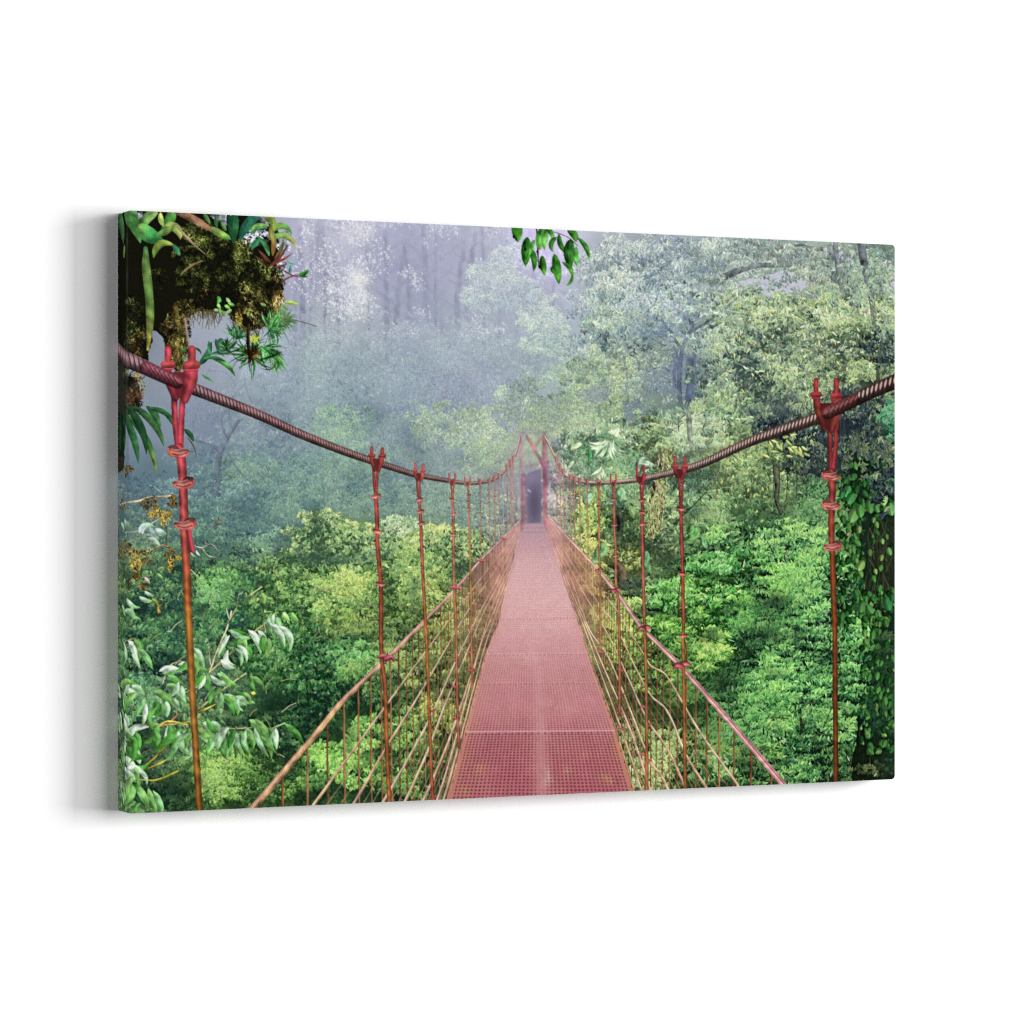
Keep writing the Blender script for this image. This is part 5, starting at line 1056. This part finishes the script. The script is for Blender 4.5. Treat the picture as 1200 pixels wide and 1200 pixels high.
# --- hangers: clamp, doubled rod with ferrules, rusty lower rod
def hanger(top, rod, w, knots, cols, bolts, body, fade=0.0, ferr=None, double=True, tail=None):
    pid = part('hanger_rod')
    def fd(c):
        c = hx(c) * np.array([.98, 1.06, .90], np.float32)
        c = c + (c.mean() - c) * .08
        return c + (hx('c8958f') - c) * fade
    rod = np.array(rod, float); n = len(rod)
    ww = np.linspace(w[0], w[1], n)
    if double and w[0] > 2.4:
        # two legs joining under the clamp
        y0, y1 = rod[0, 1], rod[0, 1] + (knots[0] - rod[0, 1]) * .95 if knots else rod[1, 1]
        xk = np.interp(y1, rod[:, 1], rod[:, 0])
        tube([(rod[0, 0] - w[0] * .42, y0 - 2), (rod[0, 0] - w[0] * .30, (y0 + y1) / 2), (xk - w[0] * .1, y1)], w[0] * .62, [fd(cols[0]) * .95, fd(cols[0]) * .85], pid=pid, dark=.55, light=.2, lq=-.2, mott=.12, rusty=True)
        tube([(rod[0, 0] + w[0] * .48, y0 - 2), (rod[0, 0] + w[0] * .34, (y0 + y1) / 2), (xk + w[0] * .12, y1)], w[0] * .62, [fd(cols[0]), fd(cols[0])], pid=pid, dark=.55, light=.2, lq=.2, mott=.12, rusty=True)
        tube(rod, ww, [fd(c) for c in cols], pid=pid, dark=.55, light=.25, lq=.15, mott=.12, rusty=True) if False else None
        i0 = np.array([(xk, y1)] + [tuple(p) for p in rod if p[1] > y1 + 2])
        tube(i0, np.linspace(w[0], w[1], len(i0)), [fd(c) for c in cols], pid=pid, dark=.6, light=.28, lq=.1, mott=.14, rusty=True)
    else:
        tube(rod, ww, [fd(c) for c in cols], pid=pid, dark=.5, light=.2, lq=.1, mott=.1, rusty=True, alpha=1 - .25 * fade)
    if tail is not None:
        tube(tail, w[0] * .55, fd(cols[0]), pid=pid, dark=.5)
    for ky in knots:
        kx = np.interp(ky, rod[:, 1], rod[:, 0]); kw = max(w[0] * .95, 1.6)
        d = rng.choice([-1, 1])
        tube([(kx + d * kw * .85, ky - kw * .1), (kx + d * kw * .6, ky + kw * .05), (kx + d * kw * .2, ky + kw * .12)], [kw * 1.0, kw * 1.3, kw * .9], [fd('b86066'), fd('b4565e'), fd('a04048')], pid=pid, dark=.6, light=.3, lq=-.4 * d, mott=.12, rusty=True)
        tube([(kx - d * kw * .75, ky + kw * .18), (kx - d * kw * .2, ky + kw * .22), (kx + d * kw * .8, ky - kw * .02)], [kw * .7, kw * .85, kw * .7], [fd('b85a62'), fd('c27078'), fd('b0505a')], pid=pid, dark=.6, light=.35, lq=-.4 * -d, mott=.12, rusty=True)
        if w[0] > 6:
            tube([(kx - kw * .9, ky - kw * .2), (kx - kw * .2, ky - kw * .12), (kx + kw * .5, ky - kw * .28)], kw * .16, fd('dc9298'), alpha=.6, pid=pid, dark=0, light=0)
            tube([(kx - kw * .7, ky + kw * .32), (kx + kw * .1, ky + kw * .42), (kx + kw * .8, ky + kw * .2)], kw * .14, fd('50161c'), alpha=.7, pid=pid, dark=0, light=0)
    # clamp on the cable
    pc = part('cable_clamp', pid)
    bx0, by0, bx1, by1 = body
    bw = (bx1 - bx0); bh = by1 - by0
    c = fd(cols[0])
    if bw > 5:
        poly([(bx0 + bw * .08, by0 + bh * .28), (bx1 - bw * .08, by0 + bh * .26), (bx1 - bw * .10, by0 + bh * .6), (bx1 - bw * .3, by1), (bx0 + bw * .36, by1), (bx0 + bw * .14, by0 + bh * .6)], c * .6, 1, pid=pc)
        tube([(bx0 + bw * .17, by0 + bh * .2), (bx0 + bw * .2, by0 + bh * .5), (bx0 + bw * .38, by1)], [bw * .24, bw * .2, bw * .17], [c * .9, c * .75, c * .7], pid=pc, dark=.5, light=.15, mott=.14, rusty=True)
        tube([(bx1 - bw * .24, by0 + bh * .2), (bx1 - bw * .24, by0 + bh * .5), (bx1 - bw * .38, by1 + bh * .04)], [bw * .36, bw * .34, bw * .2], [c * 1.02, c * .95, c * .85], pid=pc, dark=.5, light=.2, lq=-.1, mott=.14, rusty=True)
    else:
        tube([((bx0 + bx1) / 2, by0), ((bx0 + bx1) / 2, by1)], bw * .8, c * .9, pid=pc)
    for b in bolts:
        x0, y0, x1, y1 = b
        bwid = x1 - x0
        if bwid > 3:
            tube([((x0 + x1) / 2, y0 + bwid * .4), ((x0 + x1) / 2, y1 + 2)], bwid * .95, [c * 1.12, c * .98], pid=pc, dark=.5, light=.18, lq=-.1, mott=.12, rusty=True)
            tube([(x0 - bwid * .05, y1 + bwid * .35), (x1 + bwid * .05, y1 + bwid * .3)], bwid * .95, c * 1.02, pid=pc, dark=.4, light=.2, mott=.14, rusty=True)
            tube([(x0 - bwid * .2, y1 + bwid * .95), (x1 + bwid * .2, y1 + bwid * .9)], bwid * .24, c * 1.12, pid=pc, dark=.3, light=.2)
        else:
            tube([((x0 + x1) / 2, y0), ((x0 + x1) / 2, y1 + 2)], max(bwid, .9), c, pid=pc, dark=.3)
    return pid

h1 = hanger(None, [(207, 462), (206, 500), (208.5, 527), (211.5, 545), (213.5, 590), (214.5, 626), (217, 667), (218.5, 709), (219.5, 722), (221.5, 770), (224.5, 824), (228, 880), (232, 949), (233, 962)], (11.5, 7.4), [528, 565, 613],
            ['c03c56', 'b83e50', 'b4404e', 'ae4450', 'a85034', 'a0622c', '965a2a', '9a6030', '8e5226', '8a5024'], [(191, 405, 199.5, 424), (218, 405, 228, 424)], (186, 424, 233, 466), tail=[(219, 618), (221, 632), (223.5, 644)])
# the cable passes through the clamp
tube([(170, 431), (190, 440.2), (206, 447.3)], [16.5, 15.6, 15], ['7c4450', '78404a', '70383f'], pid=P_CABL, dark=.66, light=.34, twist=(5.2, .5, .1))
for u in np.linspace(172, 205, 7):
    y = np.interp(u, CL[:, 0], CL[:, 1]); tube([(u - 4.5, y - 6), (u, y), (u + 4, y + 7)], 1.3, '2a1518', alpha=.55, pid=P_CABL, dark=0)
    tube([(u - 1.5, y - 5), (u + 1.2, y - 1.5)], 1.8, 'b0848c', alpha=.45, pid=P_CABL, dark=0)
hanger(None, [(438.5, 551), (439, 580), (441, 622), (440.8, 638), (445, 684), (445, 728), (446, 770), (450, 807), (452, 874), (455, 939), (456, 956)], (5.2, 5.2), [581, 622, 684], ['a83c44', '9c3a3c', '8e3a34', '84382c', '8a4434', '94462e', '9c4c2c', '9a5a30'], [(432, 523, 436.5, 532), (444.5, 524, 449, 532)], (430.5, 532, 449.5, 551))
hanger(None, [(489, 563), (490, 585), (491.7, 613), (494, 667), (497, 723), (498.5, 751), (501, 814), (504, 897), (506, 937), (506.5, 952)], (4.0, 4.2), [585, 599, 613], ['a84048', 'a04444', '9c5038', '9a5a30', '96502e', '983f30', '9a4a2c'], [(483.6, 542, 486.8, 550), (492.8, 543, 496, 550)], (482, 551, 497.5, 563), fade=.06)
hanger(None, [(529, 566), (529, 585), (530, 602), (530, 626), (531, 688), (533, 728), (534, 782), (535, 837), (537, 876)], (3.2, 3.6), [585, 602, 626], ['a84c52', 'a45050', 'a45c48', 'a06844', '9c5040', '9a4438'], [(524, 555, 526.4, 563), (531, 555, 533.4, 563)], (523.5, 561, 533.5, 568), fade=.14)
hanger(None, [(547, 568), (548, 596), (550, 667), (551, 728), (552, 807)], (2.4, 3.0), [580, 588, 596], ['b0585c', 'a86050', 'a07038', 'a06a40', '9c5444'], [(542.5, 559, 544.3, 565), (549, 559, 550.8, 565)], (542.5, 563.5, 551, 569), fade=.2)
for x, yt, xb, yb, f, kn in [(561, 566, 563, 655, .3, [590, 601]), (571.5, 565, 573, 643, .4, [580, 589]), (578, 561.5, 579, 638, .45, [575, 582]), (583.5, 559, 585, 634, .5, [570]), (593, 549, 594, 625, .6, []), (597, 543, 598, 621, .65, []), (600.5, 538, 601, 618, .7, [])]:
    hanger(None, [(x, yt), ((x + xb) / 2, (yt + yb) / 2), (xb, yb)], (1.5, 1.2), kn, ['a8585c', 'a07448', '9c7448'], [(x - 2.4, yt - 7, x - 1.5, yt - 2), (x + 1.2, yt - 7, x + 2.1, yt - 2)], (x - 2, yt - 3, x + 2, yt + 1), fade=f)
r1 = hanger(None, [(975, 497), (974.6, 530), (974, 556), (974.6, 574), (974, 592), (973.5, 615), (974, 638), (975, 657), (976.5, 710), (977.5, 728), (978, 814), (979, 914), (979.2, 930)], (10, 6.0), [556.5, 591.5, 639.5], ['8e2c38', '92303c', '8a3038', '862e30', '7c3626', '7a3a20', '6a2f18', '5c2814', '6a3418'], [(952, 443, 959, 460), (975.5, 443, 983, 461)], (949.6, 461, 989, 502))
tube([(969, 484), (985, 476.5), (1000, 469)], [14.2, 14.6, 15.2], ['6a3c3c', '603636', '583030'], pid=P_CABR, dark=.7, light=.3, twist=(5.2, -.5, .1))
for u in np.linspace(971, 1000, 6):
    y = np.interp(u, CR[:, 0], CR[:, 1]); tube([(u - 3, y + 6), (u, y), (u + 3, y - 6.5)], 1.4, '1c0e0e', alpha=.65, pid=P_CABR, dark=0)
    tube([(u + 1, y - .5), (u + 3.5, y - 5)], 2, 'a88080', alpha=.45, pid=P_CABR, dark=0)
hanger(None, [(797, 561), (797, 596), (798, 636), (799, 672), (800, 728), (799.5, 745), (800, 779), (801, 835), (802, 923), (802, 940)], (4.6, 4.4), [596, 672, 745], ['9c3440', '983640', '9a4236', '9c5a34', '925430', '96502e', '985a30'], [(788, 534, 792, 545), (799.3, 534, 803.6, 545)], (786.5, 545, 805, 560))
tube([(797.5, 676), (794, 700), (795, 717), (799, 726)], 1.4, '5a2c26')
tube([(801, 748), (804, 766), (803, 780)], 1.5, '6a3428')
hanger(None, [(751, 566), (751, 586), (752.5, 600), (751.5, 613), (754, 728), (754.6, 737), (756, 793), (757, 856), (757, 925), (757, 940)], (4.0, 4.2), [586, 600, 614], ['a82c44', 'a4304a', '9c4a44', '9c6038', '9a5c3c', '9e5438', 'a05c38'], [(743.8, 547, 746.6, 555), (752.3, 546, 755.2, 555)], (743, 555, 757, 566), fade=.04)
hanger(None, [(718, 567), (718.5, 585), (719, 615), (720.6, 651), (721, 688), (724, 710), (725, 770), (725, 835)], (3.2, 4.0), [585, 615, 651], ['ac4a54', 'ac5850', 'a8604c', 'a46050', '9c5a44', 'a05444'], [(713.6, 556, 716, 563), (719.5, 556, 722, 563)], (713, 562, 722.5, 570), fade=.1)
hanger(None, [(700.5, 567), (701, 595), (701.5, 661), (702.5, 710), (703, 760)], (2.6, 2.8), [586, 594], ['b05c60', 'a86048', 'a46c44', 'a4604c'], [(696.6, 557, 698.2, 564), (702.4, 557, 704, 564)], (696.5, 563, 704.5, 569), fade=.18)
for x, yt, xb, yb, f, kn in [(687, 565.5, 688, 654, .28, [592, 610]), (678, 564, 679, 644, .35, [580]), (672, 562.5, 673, 637, .4, [578, 586]), (667, 560.5, 668, 632, .5, [575]), (659, 553.5, 660, 624, .6, []), (655, 548, 656, 620, .65, []), (651, 539, 651.5, 616, .7, [])]:
    hanger(None, [(x, yt), ((x + xb) / 2, (yt + yb) / 2), (xb, yb)], (1.5, 1.3), kn, ['ac5a60', 'a8744c', 'a07850'], [(x - 2.4, yt - 7, x - 1.5, yt - 2), (x + 1.2, yt - 7, x + 2.1, yt - 2)], (x - 2, yt - 3, x + 2, yt + 1), fade=f)
# red ties where the hangers meet the hand ropes
for x, y, s_, pid in [(452, 771, 1.0, P_HRL), (533, 689, .62, P_HRL), (562, 657, .45, P_HRL), (589, 631, .4, P_HRL), (753.5, 736.5, .8, P_HRR), (797, 780, 1.0, P_HRR), (720, 692, .65, P_HRR), (700, 668, .4, P_HRR)]:
    d = 1 if x < 620 else -1
    tube([(x - 10 * s_ * d, y - 1 * s_), (x - 5 * s_ * d, y - 2.5 * s_), (x, y - 1 * s_)], [3.6 * s_, 5.6 * s_, 6.2 * s_], ['a85058', 'b8646a', 'a04850'], pid=pid, dark=.55, light=.3, mott=.1)
    tube([(x - 1 * s_ * d, y + 1 * s_), (x + 5 * s_ * d, y - 1 * s_), (x + 8 * s_ * d, y + 2.5 * s_)], [6 * s_, 5.6 * s_, 3.6 * s_], ['a44a52', 'b4626a', '94404a'], pid=pid, dark=.55, light=.3, mott=.1)
# pink mist over the far end
veil('c8aebc', .20 * soft(622, 610, 46, 42, 2) + .22 * soft(622, 545, 40, 40, 2))

# ===BUILD===
import bpy

GW, GH = W // 2, H // 2
col = img.reshape(GH, 2, GW, 2, 3).mean((1, 3))
col += (rng.normal(0, .010, (GH, GW, 1)) + rng.normal(0, .004, (GH, GW, 3))).astype(np.float32)
mf = ML // 2
# pale line along the fold: a faint reflection painted into the ink, some wear
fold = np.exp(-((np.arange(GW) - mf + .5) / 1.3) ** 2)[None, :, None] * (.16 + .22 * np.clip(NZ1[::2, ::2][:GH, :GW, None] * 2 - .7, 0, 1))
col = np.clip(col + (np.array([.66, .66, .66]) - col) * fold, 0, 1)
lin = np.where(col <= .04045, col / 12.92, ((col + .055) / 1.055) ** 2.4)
LIGHT = 1.22                                # how strongly the lamps light a white surface; pigments are reflectances
lin = np.clip(lin / LIGHT, .002, .82).astype(np.float32)
gid = ids[::2, ::2][:GH, :GW].astype(int)

scene = bpy.context.scene
root_col = scene.collection


def link(name, data, parent=None):
    o = bpy.data.objects.new(name, data)
    root_col.objects.link(o)
    if parent is not None:
        o.parent = parent
    return o


RF = .0035                                   # fold radius
RC = .0060                                   # rounded corner of the outline


def corner(x, z):
    """round the four corners of the outline"""
    cx = np.clip(np.abs(x) - (PW / 2 - RC), 0, None); cz = np.clip(np.abs(z) - (PH / 2 - RC), 0, None)
    r = np.hypot(cx, cz); k = np.where(r > RC, RC / np.maximum(r, 1e-9), 1.0)
    return (np.sign(x) * (np.minimum(np.abs(x), PW / 2 - RC) + cx * k), np.sign(z) * (np.minimum(np.abs(z), PH / 2 - RC) + cz * k))


# sheet coordinates: s runs along the left side (negative) and then across the front
fr_s = (np.arange(GW) + .5 - mf) / (CW / 2) * PW
fr_s[-1] = PW; fr_s[0] = -PT
gz = PH / 2 - (np.arange(GH) + .5) / GH * PH
gz[0] = PH / 2; gz[-1] = -PH / 2
arc = RF * math.pi / 2
sx = np.empty(GW); sy = np.empty(GW)
for i, s_ in enumerate(fr_s):
    t = s_ + arc / 2
    if t < 0:
        sx[i] = 0.0; sy[i] = RF - t
        sy[i] = min(sy[i], PT)
    elif t < arc:
        a = t / RF
        sx[i] = RF - RF * math.cos(a); sy[i] = RF - RF * math.sin(a)
    else:
        sx[i] = RF + (t - arc); sy[i] = 0.0
sx = sx * PW / sx[-1] - PW / 2
VX = np.broadcast_to(sx[None], (GH, GW)).copy(); VY = np.broadcast_to((sy - PT)[None], (GH, GW)).copy()
VZ = np.broadcast_to(gz[:, None], (GH, GW)).copy()
VX, VZ = corner(VX, VZ)
VV = np.stack([VX, VY, VZ], -1).reshape(-1, 3).astype(np.float32)
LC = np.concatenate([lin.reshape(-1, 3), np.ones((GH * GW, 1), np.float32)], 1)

# ------------------------------------------------------------------ materials
def new_mat(name):
    m = bpy.data.materials.new(name); m.use_nodes = True
    nt = m.node_tree
    return m, nt, nt.nodes['Principled BSDF']


mat, nt, bs = new_mat('printed_canvas')
at = nt.nodes.new('ShaderNodeAttribute'); at.attribute_name = 'pigment'
tc = nt.nodes.new('ShaderNodeTexCoord')
def wave(axis, per):
    w = nt.nodes.new('ShaderNodeTexWave'); w.wave_type = 'BANDS'; w.bands_direction = axis
    w.inputs['Scale'].default_value = 2 * math.pi / per / 20.0
    w.inputs['Distortion'].default_value = .6; w.inputs['Detail'].default_value = 1.0; w.inputs['Detail Scale'].default_value = 2.0
    nt.links.new(tc.outputs['Object'], w.inputs['Vector'])
    return w
wx = wave('X', .0023); wz = wave('Z', .0023)
mx = nt.nodes.new('ShaderNodeMath'); mx.operation = 'MULTIPLY'
nt.links.new(wx.outputs['Fac'], mx.inputs[0]); nt.links.new(wz.outputs['Fac'], mx.inputs[1])
mr = nt.nodes.new('ShaderNodeMapRange'); mr.inputs['From Min'].default_value = 0; mr.inputs['From Max'].default_value = 1
mr.inputs['To Min'].default_value = .965; mr.inputs['To Max'].default_value = 1.09
nt.links.new(mx.outputs[0], mr.inputs['Value'])
vm = nt.nodes.new('ShaderNodeVectorMath'); vm.operation = 'SCALE'
nt.links.new(at.outputs['Color'], vm.inputs[0]); nt.links.new(mr.outputs['Result'], vm.inputs['Scale'])
nt.links.new(vm.outputs['Vector'], bs.inputs['Base Color'])
bp = nt.nodes.new('ShaderNodeBump'); bp.inputs['Strength'].default_value = .12; bp.inputs['Distance'].default_value = .0002
nt.links.new(mx.outputs[0], bp.inputs['Height']); nt.links.new(bp.outputs['Normal'], bs.inputs['Normal'])
bs.inputs['Roughness'].default_value = .85; bs.inputs['Specular IOR Level'].default_value = 0.0

wm, wnt, wb = new_mat('matt_white_wall')
wb.inputs['Base Color'].default_value = (.94, .94, .94, 1); wb.inputs['Roughness'].default_value = .95; wb.inputs['Specular IOR Level'].default_value = .0
wn = wnt.nodes.new('ShaderNodeTexNoise'); wn.inputs['Scale'].default_value = 60; wn.inputs['Detail'].default_value = 4
wbp = wnt.nodes.new('ShaderNodeBump'); wbp.inputs['Strength'].default_value = .03; wbp.inputs['Distance'].default_value = .0005
wtc = wnt.nodes.new('ShaderNodeTexCoord'); wnt.links.new(wtc.outputs['Object'], wn.inputs['Vector'])
wnt.links.new(wn.outputs['Fac'], wbp.inputs['Height']); wnt.links.new(wbp.outputs['Normal'], wb.inputs['Normal'])

# ------------------------------------------------------------------ wall
me = bpy.data.meshes.new('wall')
me.from_pydata([(-9, .0, -6), (9, .0, -6), (9, .0, 6), (-9, .0, 6)], [], [(0, 1, 2, 3)])
me.materials.append(wm)
wall = link('wall', me); wall['kind'] = 'structure'; wall['label'] = 'plain matt white wall behind the canvas'
HANG = .0015                                 # the canvas hangs just off the wall

# ------------------------------------------------------------------ canvas print
root = link('canvas_print', None)
root.location = (0, -HANG, 0)
root['label'] = 'wide canvas print of a red suspension footbridge in misty rainforest on a white wall'
root['category'] = 'canvas print'


def mesh_from(name, verts, quads, cols):
    m = bpy.data.meshes.new(name)
    nv, nf = len(verts), len(quads)
    m.vertices.add(nv); m.vertices.foreach_set('co', verts.astype(np.float32).ravel())
    m.loops.add(nf * 4); m.loops.foreach_set('vertex_index', quads.astype(np.int32).ravel())
    m.polygons.add(nf); m.polygons.foreach_set('loop_start', np.arange(0, nf * 4, 4, dtype=np.int32))
    m.polygons.foreach_set('use_smooth', np.ones(nf, bool))
    m.update(calc_edges=True)
    a = m.attributes.new('pigment', 'FLOAT_COLOR', 'POINT')
    a.data.foreach_set('color', cols.astype(np.float32).ravel())
    m.materials.append(mat)
    return m


qi, qj = np.meshgrid(np.arange(GH - 1), np.arange(GW - 1), indexing='ij')
q0 = qi * GW + qj
QU = np.stack([q0, q0 + GW, q0 + GW + 1, q0 + 1], -1).reshape(-1, 4)
FID = gid[:-1, :-1].ravel()
objs = {}
PLABEL = {
    'forest': 'pale misty forest background of the print', 'bridge_deck': 'pink-red perforated metal walkway in the middle of the print',
    'mossy_bough': 'dark moss-covered bough in the upper left corner', 'hanging_leaf_sprig': 'sprig of fresh green leaves hanging from the top edge',
    'bridge_tower': 'hazy red gateway at the far end of the bridge', 'feathery_green_tree': 'rich green feathery foliage at lower right',
    'drooping_leaf_branch': 'glossy pale drooping leaves at lower left', 'climbing_heart_leaf': 'heart-shaped climbing leaves at the right edge',
}
used_label = set()
for pid in np.unique(FID):
    sel = QU[FID == pid]
    vs, inv = np.unique(sel.ravel(), return_inverse=True)
    m = mesh_from(NAMES[pid], VV[vs], inv.reshape(-1, 4), LC[vs])
    o = link(NAMES[pid], m, root)
    if NAMES[pid] in PLABEL and NAMES[pid] not in used_label:
        o['label'] = PLABEL[NAMES[pid]]; used_label.add(NAMES[pid])
    if NAMES[pid] in ('railing_mesh', 'climbing_vine', 'distant_wood', 'forest', 'shaded_undergrowth', 'hanging_root'):
        o['kind'] = 'stuff'
    objs[pid] = o
for pid, o in objs.items():
    if PARENT[pid] is not None and PARENT[pid] in objs:
        o.parent = objs[PARENT[pid]]

# the other wrapped sides (mirrored picture) and the back
NS = 12
ev, ec, eq = [], [], []


def strip(P, Q, C):
    """P: front rim points (n,3); Q: rear rim points; C: (NS,n,4) colours"""
    base = sum(len(v) for v in ev); n = len(P)
    t = np.linspace(0, 1, NS)[:, None, None]
    ev.append((P[None] * (1 - t) + Q[None] * t).reshape(-1, 3)); ec.append(C.reshape(-1, 4))
    a, b = np.meshgrid(np.arange(NS - 1), np.arange(n - 1), indexing='ij')
    k = base + a * n + b
    eq.append(np.stack([k, k + 1, k + n + 1, k + n], -1).reshape(-1, 4))


V3 = VV.reshape(GH, GW, 3); C3 = LC.reshape(GH, GW, 4)
step = np.round(np.linspace(0, mf - 1, NS)).astype(int)
fc = np.r_[np.arange(mf + 3, GW - 1, 4), GW - 1]
def back(p):
    q = p.copy(); q[:, 1] = 0.0
    return q
strip(V3[0, fc], back(V3[0, fc]), C3[step][:, fc])                       # top
strip(V3[-1, fc][::-1], back(V3[-1, fc][::-1]), C3[GH - 1 - step][:, fc][:, ::-1])   # bottom
rr_ = np.r_[np.arange(0, GH - 1, 4), GH - 1]
strip(V3[rr_, -1], back(V3[rr_, -1]), np.stack([C3[rr_, GW - 1 - k] for k in step]))   # right
nb = sum(len(v) for v in ev)
e_ = PW / 2 - .0005; f_ = PH / 2 - .0005
ev.append(np.array([(-e_, -.0003, -f_), (-e_, -.0003, f_), (e_, -.0003, f_), (e_, -.0003, -f_)], np.float32)); ec.append(np.full((4, 4), .6, np.float32))
eq.append(np.array([[nb, nb + 1, nb + 2, nb + 3]]))
m = mesh_from('canvas_edge', np.concatenate(ev), np.concatenate(eq), np.concatenate(ec))
o = link('canvas_edge', m, root)

# ------------------------------------------------------------------ light
world = bpy.data.worlds.new('World'); scene.world = world; world.use_nodes = True
bg = world.node_tree.nodes['Background']
bg.inputs['Color'].default_value = (1, 1, 1, 1); bg.inputs['Strength'].default_value = .10


def lamp(name, az, el, d, size, share, sy=None):
    """soft studio lamp; az: degrees off the wall's normal towards +x, el: degrees up; share: radiance it adds to a white surface"""
    a, e = math.radians(az), math.radians(el)
    v = np.array([math.sin(a) * math.cos(e), -math.cos(a) * math.cos(e), math.sin(e)])
    L = bpy.data.lights.new(name, 'AREA'); L.shape = 'RECTANGLE'; L.size = size; L.size_y = sy or size
    L.energy = share * math.pi ** 2 * d * d / max(-v[1], .05)
    o = bpy.data.objects.new(name, L); root_col.objects.link(o)
    o.location = tuple(v * d)
    from mathutils import Vector
    o.rotation_euler = Vector(tuple(-v)).to_track_quat('-Z', 'Y').to_euler()
    return o


lamp('softbox_low', 64, 4, 18, 4.6, .55, 8)
lamp('softbox_key', 36, 8, 16, 10, .50, 10)
lamp('added_side_fill', -77, 0, 18, 3, .12, 8)  # added lamp without a known source, brightens the left side of the canvas

# ------------------------------------------------------------------ camera
cam = bpy.data.cameras.new('camera'); co = bpy.data.objects.new('camera', cam); root_col.objects.link(co)
co.location = (-1.845, -3.8146 - PT, 0.0)
co.rotation_euler = (math.radians(90), 0, math.radians(-25.4))
cam.sensor_width = 36; cam.lens = 105.5; cam.clip_end = 100; cam.clip_start = .05
scene.camera = co
scene.render.resolution_x = scene.render.resolution_y = 1024
scene.view_settings.view_transform = 'Standard'; scene.view_settings.look = 'None'
scene.view_settings.exposure = 0; scene.view_settings.gamma = 1; scene.view_settings.use_curve_mapping = False
scene.render.engine = 'CYCLES'
scene.cycles.use_denoising = False
scene.cycles.max_bounces = 6
scene.cycles.pixel_filter_type = 'BLACKMAN_HARRIS'
scene.cycles.filter_width = 1.25
